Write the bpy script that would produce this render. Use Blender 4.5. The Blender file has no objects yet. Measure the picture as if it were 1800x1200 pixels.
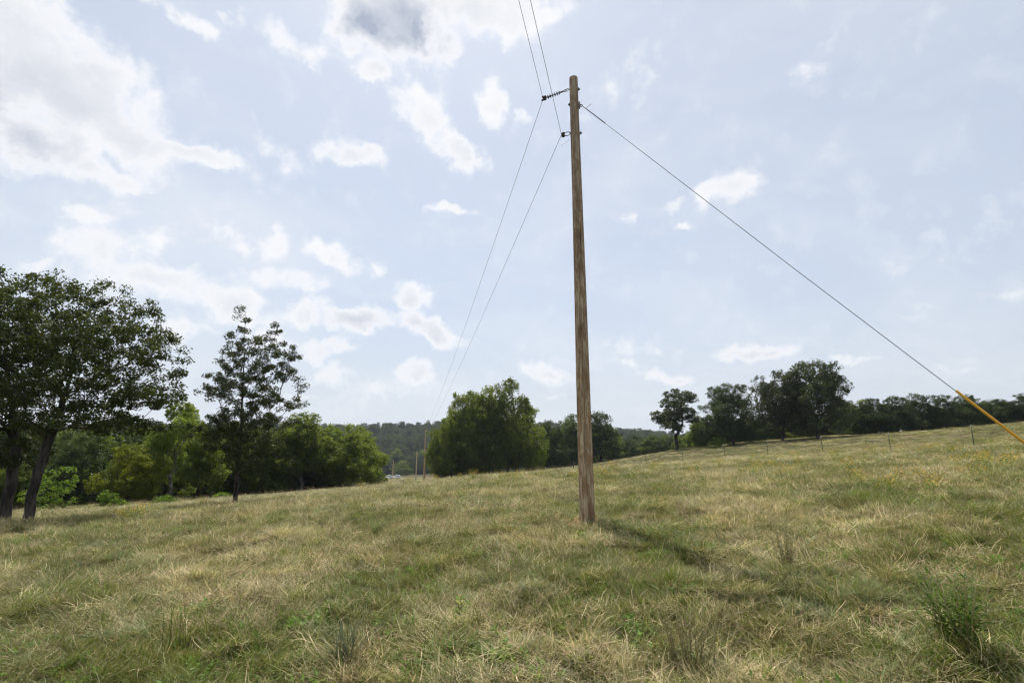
import bpy, math, random
import numpy as np
from mathutils import Vector, Matrix

R = math.radians
S = bpy.context.scene
COL = S.collection

# ------------------------------------------------------------------ camera, sky, sun, exposure
EYE = 1.6
PITCH = R(12.5)
FPX = 900.0                      # focal length for the 1800 px wide photograph (18 mm on 36 mm)
cam_d = bpy.data.cameras.new('camera'); cam_d.lens = 18.0; cam_d.sensor_width = 36.0
cam_d.clip_start = 0.05; cam_d.clip_end = 12000
cam = bpy.data.objects.new('camera', cam_d); COL.objects.link(cam)
cam.location = (0, 0, EYE); cam.rotation_euler = (R(90) + PITCH, 0, 0)
S.camera = cam
CT, ST = math.cos(PITCH), math.sin(PITCH)

def ray(px, py):
    xc, yc = (px - 900) / FPX, (600 - py) / FPX
    return np.array([xc, CT - yc * ST, ST + yc * CT])
def at(px, py, Y):
    d = ray(px, py); return np.array([0, 0, EYE]) + d * (Y / d[1])

SUN_AZ, SUN_EL = R(-12.5), R(60)
SUN_DIR = Vector((math.sin(SUN_AZ) * math.cos(SUN_EL), math.cos(SUN_AZ) * math.cos(SUN_EL), math.sin(SUN_EL)))
sun_d = bpy.data.lights.new('sun', 'SUN'); sun_d.energy = 5.0; sun_d.angle = R(0.55); sun_d.color = (1.0, 0.95, 0.86)
sun = bpy.data.objects.new('sun', sun_d); COL.objects.link(sun)
sun.rotation_euler = SUN_DIR.to_track_quat('Z', 'Y').to_euler(); sun.location = (0, 0, 60)

S.view_settings.view_transform = 'Standard'; S.view_settings.look = 'None'
S.view_settings.exposure = 0.16; S.view_settings.gamma = 1.0; S.view_settings.use_curve_mapping = False
S.render.engine = 'CYCLES'
S.cycles.max_bounces = 4; S.cycles.diffuse_bounces = 2; S.cycles.transmission_bounces = 3; S.cycles.glossy_bounces = 1
S.cycles.use_light_tree = False
S.cycles.transparent_max_bounces = 6; S.cycles.volume_bounces = 0
S.cycles.use_denoising = True
S.cycles.pixel_filter_type = 'BLACKMAN_HARRIS'; S.cycles.filter_width = 1.25
S.cycles.sample_clamp_indirect = 4.0
S.cycles.use_adaptive_sampling = True; S.cycles.adaptive_threshold = 0.025

# ---- node helpers
class NT:
    def __init__(s, tree): s.t = tree; s.n = tree.nodes; s.l = tree.links
    def new(s, typ, inputs=None, **kw):
        n = s.n.new(typ)
        for k, v in kw.items(): setattr(n, k, v)
        for k, v in (inputs or {}).items(): s.put(n, k, v)
        return n
    def put(s, n, k, v):
        sock = n.inputs[k]
        if isinstance(v, bpy.types.NodeSocket): s.l.new(v, sock)
        elif isinstance(v, bpy.types.Node): s.l.new(v.outputs[0], sock)
        else: sock.default_value = v
    def math(s, op, a, b=0.0, c=0.0, clamp=False):
        n = s.n.new('ShaderNodeMath'); n.operation = op; n.use_clamp = clamp
        s.put(n, 0, a); s.put(n, 1, b); s.put(n, 2, c); return n.outputs[0]
    def vec(s, op, a, b=(0, 0, 0)):
        n = s.n.new('ShaderNodeVectorMath'); n.operation = op; s.put(n, 0, a); s.put(n, 1, b)
        return n.outputs['Value'] if op in ('LENGTH', 'DOT_PRODUCT') else n.outputs[0]
    def smooth(s, v, a, b, lo=0.0, hi=1.0):
        n = s.n.new('ShaderNodeMapRange'); n.interpolation_type = 'SMOOTHSTEP'
        s.put(n, 0, v); s.put(n, 1, a); s.put(n, 2, b); s.put(n, 3, lo); s.put(n, 4, hi); return n.outputs[0]
    def mix(s, f, a, b, blend='MIX'):
        n = s.n.new('ShaderNodeMix'); n.data_type = 'RGBA'; n.blend_type = blend
        s.put(n, 0, f); s.put(n, 6, a); s.put(n, 7, b); return n.outputs[2]
    def noise(s, v, scale, detail=4.0, rough=0.55, dist=0.0):
        n = s.n.new('ShaderNodeTexNoise'); s.put(n, 'Vector', v); s.put(n, 'Scale', scale); s.put(n, 'Detail', detail)
        s.put(n, 'Roughness', rough); s.put(n, 'Distortion', dist); return n.outputs['Fac']
def rgb(r, g, b): return (r, g, b, 1.0)

# ---- world: hazy Nishita sky with cumulus (fields of cloud in direction space, going on all round)
CLOUDS = [  # px, py, rx, ry, tilt(deg), amount, greyness
    (110, 150, 180, 120, 40, 1.1, .25), (40, 50, 130, 95, 20, 1.0, .1), (235, 235, 120, 62, 25, 1.0, .25), (60, 250, 120, 72, 15, 1.0, .5),
    (345, 268, 80, 24, 18, .9, .0), (180, 305, 130, 30, 10, .8, .2), (0, 160, 60, 120, 30, .9, .6),
    (685, 28, 118, 92, 0, 1.2, .75), (650, 25, 80, 95, 0, .8, 1.35), (738, 40, 66, 80, 0, .75, 1.25), (655, 135, 55, 28, 0, .75, .1), (865, 22, 130, 58, -8, .95, .0), (780, 75, 60, 50, 0, .75, .1),
    (525, 78, 66, 36, 25, .75, .0), (340, 52, 46, 26, 30, .6, .0), (225, 5, 70, 18, 0, .6, .0), (400, 15, 50, 20, 20, .5, 0),
    (745, 195, 58, 44, 40, .85, .05), (815, 262, 58, 34, 25, .95, .15), (868, 184, 32, 38, 0, .75, .0), (912, 215, 26, 24, 0, .55, 0), (703, 158, 28, 22, 0, .6, 0),
    (615, 275, 76, 26, 5, .9, .1), (795, 372, 48, 14, 3, .75, .0),
    (1283, 328, 66, 36, -8, .85, .05), (1185, 357, 44, 16, -20, .6, 0), (1118, 380, 28, 12, -20, .55, 0), (1212, 393, 26, 10, 0, .5, 0),
    (1500, 62, 110, 34, -8, .36, 0), (1412, 130, 40, 20, -10, .45, 0),
    (150, 385, 76, 18, 25, .65, 0), (180, 440, 120, 42, 8, .8, .15), (385, 422, 60, 34, 10, .7, .1), (480, 425, 48, 40, 10, .75, .05),
    (290, 495, 140, 42, 10, .85, .25), (590, 455, 56, 28, 35, .75, .1), (500, 490, 90, 28, 15, .75, .2), (420, 540, 100, 34, 20, .85, .2),
    (330, 575, 80, 32, 0, .7, .4), (60, 452, 50, 14, 0, .65, 0), (25, 476, 44, 12, 0, .55, 0), (662, 475, 26, 16, 0, .55, 0),
    (618, 562, 86, 24, 5, .95, .45), (545, 550, 60, 28, 0, .85, .2), (718, 518, 34, 34, 0, 1.0, .22), (772, 580, 52, 22, 20, 1.0, .35), (722, 566, 36, 28, 0, .95, .5),
    (575, 612, 50, 28, 0, .85, .6), (570, 660, 66, 24, 0, .65, .9), (740, 652, 56, 28, 0, .8, .7), (660, 690, 80, 20, 0, .5, .3), (480, 600, 66, 24, 0, .65, .4),
    (962, 655, 50, 18, 10, .8, .5), (1318, 620, 76, 18, -3, .9, .6), (1180, 664, 70, 18, 5, .85, .5), (1100, 645, 36, 14, 20, .55, .2),
    (1690, 400, 180, 60, -20, .26, 0), (1010, 120, 60, 60, 0, .28, 0), (230, 400, 200, 60, 10, .34, 0), (1560, 480, 160, 40, -15, .24, 0),
    (1500, 634, 66, 9, 0, .6, .2), (1660, 650, 80, 13, 0, .5, .2), (1720, 525, 100, 20, -8, .5, .15), (1590, 560, 70, 15, -10, .42, 0), (1120, 610, 70, 18, 0, .38, 0),
]
W = bpy.data.worlds.new('World'); S.world = W; W.use_nodes = True
W.node_tree.nodes.clear()
w = NT(W.node_tree)
# cloud density group: direction -> density, greyness
w_dir = w.new('ShaderNodeTexCoord'); DIR = w.vec('NORMALIZE', w_dir.outputs['Generated'])
g = w
wn = g.new('ShaderNodeTexNoise', {'Vector': DIR, 'Scale': 9.0, 'Detail': 5.0, 'Roughness': 0.62})
warp = g.vec('MULTIPLY', g.vec('SUBTRACT', wn.outputs['Color'], (.5, .5, .5)), (.105, .105, .085))
DW = g.vec('ADD', DIR, warp)
dens = None; grey = None
for (px, py, rx, ry, tilt, amt, gr) in CLOUDS:
    c = ray(px, py); c = c / np.linalg.norm(c)
    a = ray(px + 1, py); a = a / np.linalg.norm(a) - c
    b = ray(px, py - 1); b = b / np.linalg.norm(b) - c
    sa, sb = np.linalg.norm(a), np.linalg.norm(b)
    th = R(-tilt)
    A = Vector(a / sa); Cc = Vector(c); A = (A - Cc * A.dot(Cc)).normalized(); B = Cc.cross(A).normalized()
    if B.z < 0: B = -B
    A2 = A * math.cos(th) + B * math.sin(th); B2 = -A * math.sin(th) + B * math.cos(th)
    M = Matrix((A2, B2, A2.cross(B2))).transposed()
    ra, rb = rx * sa * 1.42, ry * sb * 1.42
    src = DW                     # chained on the running sum so that the fields are evaluated one after another
    if dens is not None:
        ch = g.n.new('ShaderNodeVectorMath'); ch.operation = 'MULTIPLY_ADD'
        g.put(ch, 0, dens); ch.inputs[1].default_value = (1e-7, 1e-7, 1e-7); g.put(ch, 2, DW); src = ch.outputs[0]
    mp = g.new('ShaderNodeMapping', {'Vector': src, 'Location': tuple(c), 'Rotation': M.to_euler(), 'Scale': (ra, rb, max(ra, rb))}, vector_type='TEXTURE')
    v = g.smooth(g.vec('LENGTH', mp.outputs[0]), 1.2, 0.0, 0.0, amt)
    dens = v if dens is None else g.math('SMOOTH_MAX', dens, v, .2)
    if gr > 0:
        yl = g.new('ShaderNodeSeparateXYZ', {0: mp.outputs[0]}).outputs[1]       # undersides in shade
        gv = g.math('MULTIPLY', g.math('MULTIPLY', v, gr), g.smooth(yl, .55, -.35, .35, 1.25))
        grey = gv if grey is None else g.math('MAXIMUM', grey, gv)
# scattered clouds all round, flattened towards the horizon
sep = g.new('ShaderNodeSeparateXYZ', {0: DW})
den = g.math('ADD', g.math('MAXIMUM', sep.outputs[2], 0.0), 0.16)
flat = g.new('ShaderNodeCombineXYZ', {0: g.math('DIVIDE', sep.outputs[0], den), 1: g.math('DIVIDE', sep.outputs[1], den), 2: 3.7})
field = g.smooth(g.noise(flat.outputs[0], 1.3, 2.0, .5), .56, .82, 0.0, .55)
dens = g.math('MAXIMUM', dens, field)
vor = g.new('ShaderNodeTexVoronoi', {'Vector': DW, 'Scale': 15.0, 'Detail': 2.0, 'Roughness': .55}, feature='F1')
bil = g.math('SUBTRACT', .60, vor.outputs['Distance'])                # puffs
fb = g.math('ADD', g.math('MULTIPLY', g.math('SUBTRACT', g.noise(DIR, 24.0, 5.0, .62), .5), .9), g.math('MULTIPLY', bil, .55))
lowf = g.noise(DW, 6.0, 3.0, .55)
full = g.math('ADD', dens, g.math('MULTIPLY', fb, g.smooth(dens, 0.0, .35, .0, .85)))
alpha = g.smooth(full, .07, .62)
veil = g.math('MULTIPLY', g.smooth(g.noise(flat.outputs[0], .55, 5.0, .6, .6), .40, .70), .50)   # thin cirrus veil between the puffs
relief = g.math('MULTIPLY', g.math('SUBTRACT', .45, bil), .22)
core = g.math('MULTIPLY', g.smooth(full, .30, 1.35), g.math('ADD', g.math('MULTIPLY', grey, 1.2), .12))
core = g.math('MULTIPLY', core, g.math('ADD', .35, g.math('MULTIPLY', lowf, 1.0)))
shade = g.math('MINIMUM', g.math('ADD', core, g.math('MULTIPLY', relief, g.smooth(full, .3, .8)), clamp=True), .95)
SKY_K = 0.1
ccol = g.mix(shade, rgb(9.0, 9.0, 9.1), rgb(3.3, 3.8, 4.9))
sky = g.new('ShaderNodeTexSky', sky_type='NISHITA', sun_disc=False, sun_elevation=SUN_EL, sun_rotation=SUN_AZ,
            altitude=200.0, air_density=1.0, dust_density=1.2, ozone_density=1.0)
elev = g.new('ShaderNodeSeparateXYZ', {0: DIR}).outputs[2]
skyc = g.mix(g.smooth(elev, .30, .0, .62, .92), sky.outputs[0], g.mix(g.smooth(elev, .34, .02), rgb(6.7, 7.35, 8.35), rgb(6.4, 6.75, 7.3)))
skyc = g.mix(veil, skyc, rgb(7.8, 8.0, 8.4))           # summer haze whitens the clear sky
outc = g.mix(g.math('MULTIPLY', alpha, .94), skyc, ccol)
bg = g.new('ShaderNodeBackground', {'Color': outc, 'Strength': SKY_K})
wo = g.new('ShaderNodeOutputWorld'); g.l.new(bg.outputs[0], wo.inputs[0])
W.cycles.sampling_method = 'MANUAL'; W.cycles.sample_map_resolution = 512

# ------------------------------------------------------------------ helpers
rs = np.random.RandomState
def tag(o, label=None, cat=None, group=None, kind=None):
    if label: o['label'] = label
    if cat: o['category'] = cat
    if group: o['group'] = group
    if kind: o['kind'] = kind
    return o
def empty(name, loc=(0, 0, 0), rz=0.0):
    o = bpy.data.objects.new(name, None); COL.objects.link(o); o.location = [float(v) for v in loc]; o.rotation_euler = (0, 0, rz)
    o.empty_display_size = .2
    return o
def mesh_data(name, V, faces, mat=None, smooth=False, uvless=True):
    """faces: list of integer arrays (n,k)"""
    me = bpy.data.meshes.new(name)
    V = np.asarray(V, dtype=np.float32); me.vertices.add(len(V)); me.vertices.foreach_set('co', V.ravel())
    faces = [np.asarray(f, dtype=np.int32) for f in faces if len(f)]
    nl = sum(f.size for f in faces); npoly = sum(len(f) for f in faces)
    me.loops.add(nl); me.polygons.add(npoly)
    me.loops.foreach_set('vertex_index', np.concatenate([f.ravel() for f in faces]))
    tot = np.concatenate([np.full(len(f), f.shape[1], np.int32) for f in faces])
    st = np.concatenate([[0], np.cumsum(tot)[:-1]]).astype(np.int32)
    me.polygons.foreach_set('loop_start', st); me.polygons.foreach_set('loop_total', tot)
    if smooth: me.polygons.foreach_set('use_smooth', np.ones(npoly, bool))
    me.update(calc_edges=True); me.validate()
    if mat: me.materials.append(mat)
    return me
def obj(name, me, parent=None, loc=None):
    o = bpy.data.objects.new(name, me); COL.objects.link(o)
    if parent is not None: o.parent = parent
    if loc is not None: o.location = [float(v) for v in loc]
    return o
class MB:
    """collects simple shapes into one mesh"""
    def __init__(s): s.v = []; s.f = {}; s.n = 0
    def add(s, V, F):
        for f in F: s.f.setdefault(len(f), []).append([i + s.n for i in f])
        s.v.append(np.asarray(V, float)); s.n += len(V)
    def box(s, c, size, M=None):
        x, y, z = [v / 2 for v in size]
        V = np.array([(-x, -y, -z), (x, -y, -z), (x, y, -z), (-x, y, -z), (-x, -y, z), (x, -y, z), (x, y, z), (-x, y, z)])
        if M is not None: V = V @ np.array(M).T
        s.add(V + np.array(c), [(0, 3, 2, 1), (4, 5, 6, 7), (0, 1, 5, 4), (1, 2, 6, 5), (2, 3, 7, 6), (3, 0, 4, 7)])
    def tube(s, pts, rad, n=8, caps=True):
        pts = np.asarray(pts, float); k = len(pts); rad = np.broadcast_to(np.asarray(rad, float), (k,))
        V = []
        prev = None
        for i in range(k):
            d = pts[min(i + 1, k - 1)] - pts[max(i - 1, 0)]; d = d / (np.linalg.norm(d) + 1e-9)
            if prev is None:
                up = np.array([0, 0, 1.]) if abs(d[2]) < .9 else np.array([1., 0, 0]); a = np.cross(d, up)
            else: a = prev - d * prev.dot(d)
            a = a / (np.linalg.norm(a) + 1e-9); prev = a; b = np.cross(d, a)
            for j in range(n):
                t = 2 * math.pi * j / n; V.append(pts[i] + rad[i] * (math.cos(t) * a + math.sin(t) * b))
        F = [(i * n + j, i * n + (j + 1) % n, (i + 1) * n + (j + 1) % n, (i + 1) * n + j) for i in range(k - 1) for j in range(n)]
        if caps: F += [tuple(range(n))[::-1], tuple((k - 1) * n + j for j in range(n))]
        s.add(V, F)
    def data(s, name, mat=None, smooth=False):
        return mesh_data(name, np.concatenate(s.v), [np.array(f) for f in s.f.values()], mat, smooth)
    def build(s, name, mat=None, parent=None, smooth=False, loc=None): return obj(name, s.data(name, mat, smooth), parent, loc)

_lat = rs(7).rand(128, 128)
def vnoise(x, y, seed=0):
    x = np.asarray(x, float) + seed * 17.3; y = np.asarray(y, float) + seed * 9.1
    xi = np.floor(x).astype(int); yi = np.floor(y).astype(int); fx = x - xi; fy = y - yi
    fx = fx * fx * (3 - 2 * fx); fy = fy * fy * (3 - 2 * fy)
    a = _lat[xi % 128, yi % 128]; b = _lat[(xi + 1) % 128, yi % 128]; c = _lat[xi % 128, (yi + 1) % 128]; d = _lat[(xi + 1) % 128, (yi + 1) % 128]
    return (a * (1 - fx) + b * fx) * (1 - fy) + (c * (1 - fx) + d * fx) * fy
def fbm(x, y, seed=0, o=3):
    t = 0; a = .5
    for i in range(o): t = t + a * vnoise(x * 2 ** i, y * 2 ** i, seed + i); a *= .5
    return t
def sstep(a, b, x): t = np.clip((x - a) / (b - a), 0, 1); return t * t * (3 - 2 * t)

# ------------------------------------------------------------------ terrain (thin plate spline through surveyed points)
CP = np.array([
    (0, 0, 0), (4.5, 4, .28), (-5, 4, -.26), (0, 5, .12), (1.5, 10.5, .24), (1.5, 9.6, .22), (2.4, 10.4, .30), (.6, 10.4, .20), (8, 9, .8), (-9, 10, -.3), (12, 18, .95),
    (-18, 20, -.84), (-15.5, 30, -1.15), (-24.3, 38, -1.8), (-21.8, 60, -2.3), (-21.4, 80, -2.4), (-15, 90, -2.7), (-30, 165, -5.75),
    (-70, 300, -10.6), (-20, 300, -10.6), (-6.5, 100, -2.3), (-2, 40, .0), (0, 65, -.9),
    (30.3, 34.3, 2.2), (28, 38.6, 1.9), (25.6, 43, 1.75), (23.2, 47.4, 1.55), (21, 51.5, 1.3), (18.4, 56.3, .75), (15.7, 61.2, .3), (13, 66.2, -.15),
    (8.7, 74.2, -.85), (4, 83, -1.5), (-1.2, 92.6, -2.1), (-8.4, 106, -2.9),
    (12, 110, -.9), (24, 110, .6), (31.5, 100, 2.6), (44.5, 85, 4.0), (61.3, 80, 5.0), (69, 70, 5.8), (48, 45, 3.9), (40, 25, 2.7),
    (30, 160, -1.0), (80, 150, 4.5), (150, 100, 9), (140, 20, 8), (60, -40, 3), (-60, -40, -3), (0, -60, 0), (-60, 30, -3.2), (-100, 100, -5), (-120, 200, -9), (100, 300, -6)], float)
def _tps_k(d2): return np.where(d2 > 1e-9, d2 * np.log(np.maximum(d2, 1e-9)), 0)
_n = len(CP); _K = _tps_k(((CP[:, None, :2] - CP[None, :, :2]) ** 2).sum(2)) + np.eye(_n) * 40.0
_Pm = np.c_[np.ones(_n), CP[:, :2]]
_A = np.block([[_K, _Pm], [_Pm.T, np.zeros((3, 3))]])
_w = np.linalg.solve(_A, np.r_[CP[:, 2], 0, 0, 0])
def ground(x, y):
    x = np.asarray(x, float); y = np.asarray(y, float); sh = np.broadcast(x, y).shape
    x = np.broadcast_to(x, sh).ravel(); y = np.broadcast_to(y, sh).ravel(); z = np.zeros(len(x))
    for i in range(0, len(x), 20000):
        xx, yy = x[i:i + 20000], y[i:i + 20000]
        d2 = (xx[:, None] - CP[None, :, 0]) ** 2 + (yy[:, None] - CP[None, :, 1]) ** 2
        z[i:i + 20000] = _tps_k(d2) @ _w[:_n] + _w[_n] + _w[_n + 1] * xx + _w[_n + 2] * yy
    r = np.hypot(x, y)
    z = z * (1 - sstep(240, 430, r)) + (-12.0) * sstep(240, 430, r)
    near = 1 - sstep(30, 80, r)
    z = z + near * ((fbm(x * .7, y * .7, 3, 3) - .44) * .22 + (vnoise(x * 2.0, y * 2.0, 5) - .5) * .10 + (vnoise(x * 4.3, y * 4.3, 15) - .5) * .08)
    z = z + (1 - near) * (fbm(x * .15, y * .15, 8, 2) - .37) * .30 * (1 - sstep(240, 430, r))
    return z.reshape(sh)
def gz(x, y): return float(ground(np.array([x]), np.array([y]))[0])
def gx(px, Y):
    X = (px - 900) / 900 * Y
    for _ in range(4):
        z = gz(X, Y); X = (px - 900) / FPX * (Y * CT + (z - EYE) * ST)
    return X
def on_ground(px, Y):
    X = gx(px, Y); return np.array([X, Y, gz(X, Y)])
def ground_hit(px, py):
    d = ray(px, py); t = 1.0
    while t < 400:
        p = d * t
        if EYE + p[2] < gz(p[0], p[1]): break
        t += .05 if t < 20 else .5
    return np.array([p[0], p[1], gz(p[0], p[1])])
def ztop(py, Y): return at(900, py, Y)[2]

# ------------------------------------------------------------------ materials
def new_mat(name):
    m = bpy.data.materials.new(name); m.use_nodes = True; m.node_tree.nodes.clear(); n = NT(m.node_tree)
    return m, n, n.new('ShaderNodeOutputMaterial')
def leaf_mat(name, dark, light, trans, tfac=.32, rough=.5, patch=0.35):
    m, n, o = new_mat(name)
    geo = n.new('ShaderNodeNewGeometry'); oi = n.new('ShaderNodeObjectInfo')
    ns = n.noise(geo.outputs['Position'], .55, 2.0, .5)
    f = n.math('ADD', n.math('MULTIPLY', geo.outputs['Random Per Island'], 1 - patch), n.math('MULTIPLY', n.smooth(ns, .3, .7), patch))
    each = n.math('ADD', .72, n.math('MULTIPLY', oi.outputs['Random'], .56))
    c = n.vec('SCALE', n.mix(f, rgb(*dark), rgb(*light))); c.node.inputs['Scale'].default_value = 1.0; n.l.new(each, c.node.inputs['Scale'])
    p = n.new('ShaderNodeBsdfPrincipled', {'Base Color': c, 'Roughness': rough, 'Specular IOR Level': .12})
    tcol = n.vec('SCALE', n.mix(f, rgb(*[v * .7 for v in trans]), rgb(*trans))); n.l.new(each, tcol.node.inputs['Scale'])
    t = n.new('ShaderNodeBsdfTranslucent', {'Color': tcol})
    mx = n.new('ShaderNodeMixShader', {0: tfac, 1: p.outputs[0], 2: t.outputs[0]})
    n.l.new(mx.outputs[0], o.inputs[0]); return m
def bark_mat(name, c1, c2, scale=6.0):
    m, n, o = new_mat(name)
    tc = n.new('ShaderNodeTexCoord'); v = n.vec('MULTIPLY', tc.outputs['Object'], (1, 1, .22))
    f = n.noise(v, scale, 5.0, .6); c = n.mix(n.smooth(f, .35, .68), rgb(*c1), rgb(*c2))
    b = n.new('ShaderNodeBump', {'Height': f, 'Strength': .8, 'Distance': .05})
    p = n.new('ShaderNodeBsdfPrincipled', {'Base Color': c, 'Roughness': .9, 'Specular IOR Level': .15, 'Normal': b.outputs[0]})
    n.l.new(p.outputs[0], o.inputs[0]); return m
def plain_mat(name, c, rough=.5, metal=0.0, var=.15, scale=20.0):
    m, n, o = new_mat(name)
    tc = n.new('ShaderNodeTexCoord'); f = n.noise(tc.outputs['Object'], scale, 4.0)
    col = n.mix(f, rgb(*[v * (1 - var) for v in c]), rgb(*[min(1, v * (1 + var)) for v in c]))
    p = n.new('ShaderNodeBsdfPrincipled', {'Base Color': col, 'Roughness': rough, 'Metallic': metal})
    n.l.new(p.outputs[0], o.inputs[0]); return m
def grass_mat(name, a, b, dry, dry_amt, tfac=.3):
    """blades: green shades a..b, bleaching to straw in patches"""
    m, n, o = new_mat(name)
    geo = n.new('ShaderNodeNewGeometry')
    pos = geo.outputs['Position']
    big = n.smooth(n.noise(pos, .33, 3.0, .6), .38, .64)
    ri = geo.outputs['Random Per Island']
    gcol = n.mix(ri, rgb(*a), rgb(*b))
    ri2 = n.math('FRACT', n.math('MULTIPLY', ri, 7.31))
    f = n.smooth(n.math('ADD', ri2, n.math('MULTIPLY', n.math('SUBTRACT', big, .5), .7)), 1.0 - dry_amt - .12, 1.0 - dry_amt + .12)
    dcol = n.mix(n.math('FRACT', n.math('MULTIPLY', ri, 13.7)), rgb(*[v * .62 for v in dry]), rgb(*[min(.8, v * 1.25) for v in dry]))
    each = n.new('ShaderNodeObjectInfo').outputs['Random']
    cv = n.vec('SCALE', n.mix(f, gcol, dcol)); n.l.new(n.math('ADD', .50, n.math('MULTIPLY', each, 1.08)), cv.node.inputs['Scale']); c = cv
    p = n.new('ShaderNodeBsdfPrincipled', {'Base Color': c, 'Roughness': .5, 'Specular IOR Level': .12})
    t = n.new('ShaderNodeBsdfTranslucent', {'Color': n.mix(.35, c, rgb(.34, .34, .05), 'MIX')})
    mx = n.new('ShaderNodeMixShader', {0: tfac, 1: p.outputs[0], 2: t.outputs[0]})
    n.l.new(mx.outputs[0], o.inputs[0]); return m

M_OAK = leaf_mat('oak_leaf', (.016, .027, .008), (.055, .076, .022), (.11, .14, .022), .26)
M_OAK2 = leaf_mat('grey_oak_leaf', (.022, .034, .013), (.072, .092, .036), (.11, .14, .028), .26)
M_DARK = leaf_mat('dark_leaf', (.024, .043, .012), (.074, .106, .032), (.13, .19, .028), .3)
M_DARK2 = leaf_mat('dark_leaf_blue', (.024, .043, .015), (.070, .102, .036), (.11, .17, .032), .3)
M_LIGHT = leaf_mat('sycamore_leaf', (.040, .068, .012), (.122, .162, .032), (.27, .335, .04), .43)
M_OLIVE = leaf_mat('olive_leaf', (.042, .070, .013), (.122, .165, .034), (.28, .36, .038), .45)
M_YEL = leaf_mat('yellow_leaf', (.060, .088, .012), (.185, .205, .022), (.34, .38, .02), .45)
M_BRIGHT = leaf_mat('bright_leaf', (.045, .085, .012), (.11, .18, .03), (.22, .34, .03), .45)
M_FAR = leaf_mat('far_leaf', (.026, .045, .018), (.080, .112, .040), (.11, .16, .035), .28)
M_BARK = bark_mat('bark', (.022, .019, .016), (.085, .074, .064))
M_BARKL = bark_mat('pale_bark', (.10, .09, .075), (.26, .24, .20))

# ------------------------------------------------------------------ ground sheet, hills
def graded(lo, hi, n, k):
    t = np.linspace(-1, 1, n); s_ = np.sinh(t * k) / np.sinh(k); return np.where(s_ < 0, -s_ * lo, s_ * hi)
gxs = graded(-2600, 2600, 420, 7.2); gys = graded(-500, 3200, 420, 7.0)
XX, YY = np.meshgrid(gxs, gys); ZZ = ground(XX, YY)
idx = np.arange(420 * 420).reshape(420, 420)
quads = np.stack([idx[:-1, :-1], idx[:-1, 1:], idx[1:, 1:], idx[1:, :-1]], -1).reshape(-1, 4)
m, n, o = new_mat('meadow_soil')
geo = n.new('ShaderNodeNewGeometry'); pos = geo.outputs['Position']
f1 = n.noise(pos, .33, 3.0, .6); f2 = n.noise(pos, 9.0, 5.0, .7); f3 = n.noise(pos, .06, 3.0, .5)
c = n.mix(n.smooth(f2, .3, .7), rgb(.026, .024, .012), rgb(.085, .072, .036))
c = n.mix(n.smooth(f1, .38, .64, 0.0, .4), c, rgb(.16, .135, .07))
c = n.mix(n.smooth(f3, .4, .65, 0.0, .45), c, rgb(.085, .095, .03))
bp = n.new('ShaderNodeBump', {'Height': f2, 'Strength': 1.0, 'Distance': .06})
p = n.new('ShaderNodeBsdfPrincipled', {'Base Color': c, 'Roughness': .95, 'Specular IOR Level': .1, 'Normal': bp.outputs[0]})
n.l.new(p.outputs[0], o.inputs[0]); M_SOIL = m
tag(obj('ground', mesh_data('ground', np.stack([XX, YY, ZZ], -1).reshape(-1, 3), [quads], M_SOIL, True)), kind='structure')

def ridge(name, x0, x1, y0, y1, nx, ny, hfun, mat):
    xs = np.linspace(x0, x1, nx); ys = np.linspace(y0, y1, ny); X, Y = np.meshgrid(xs, ys); Z = hfun(X, Y)
    ii = np.arange(nx * ny).reshape(ny, nx)
    q = np.stack([ii[:-1, :-1], ii[:-1, 1:], ii[1:, 1:], ii[1:, :-1]], -1).reshape(-1, 4)
    return tag(obj(name, mesh_data(name, np.stack([X, Y, Z], -1).reshape(-1, 3), [q], mat, True)), kind='structure')
def hill_h(X, Y):      # the wooded hill across the valley
    prof = sstep(370, 640, Y) * (1 - .55 * sstep(700, 1000, Y))
    side = .55 + .45 * sstep(-900, -330, X) * 1.0
    side = side * (1 - .62 * sstep(40, 330, X))
    return -12.6 + prof * side * (38 + 9 * (fbm(X * .006, Y * .006, 4, 3) - .45)) - 3 * sstep(60, 0, Y - 360)
def far_h(X, Y):
    prof = sstep(1500, 2100, Y)
    return -14 + prof * (84 - 22 * sstep(-200, 500, X) + 70 * (fbm(X * .0011 + 3, Y * .0011, 6, 3) - .45)) + 9 * (vnoise(X * .05, Y * .05, 2) - .5) * prof
m, n, o = new_mat('forest_floor')
geo = n.new('ShaderNodeNewGeometry'); f = n.noise(geo.outputs['Position'], .12, 6.0, .7)
p = n.new('ShaderNodeBsdfPrincipled', {'Base Color': n.mix(n.smooth(f, .3, .7), rgb(.012, .02, .009), rgb(.035, .05, .02)), 'Roughness': 1.0,
          'Normal': n.new('ShaderNodeBump', {'Height': f, 'Strength': 1.0, 'Distance': 6.0}).outputs[0]})
n.l.new(p.outputs[0], o.inputs[0]); M_FLOOR = m
ridge('hill', -1100, 600, 360, 1000, 120, 60, hill_h, M_FLOOR)
ridge('distant_hills', -2400, 2400, 1480, 2900, 200, 60, far_h, M_FLOOR)

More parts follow.
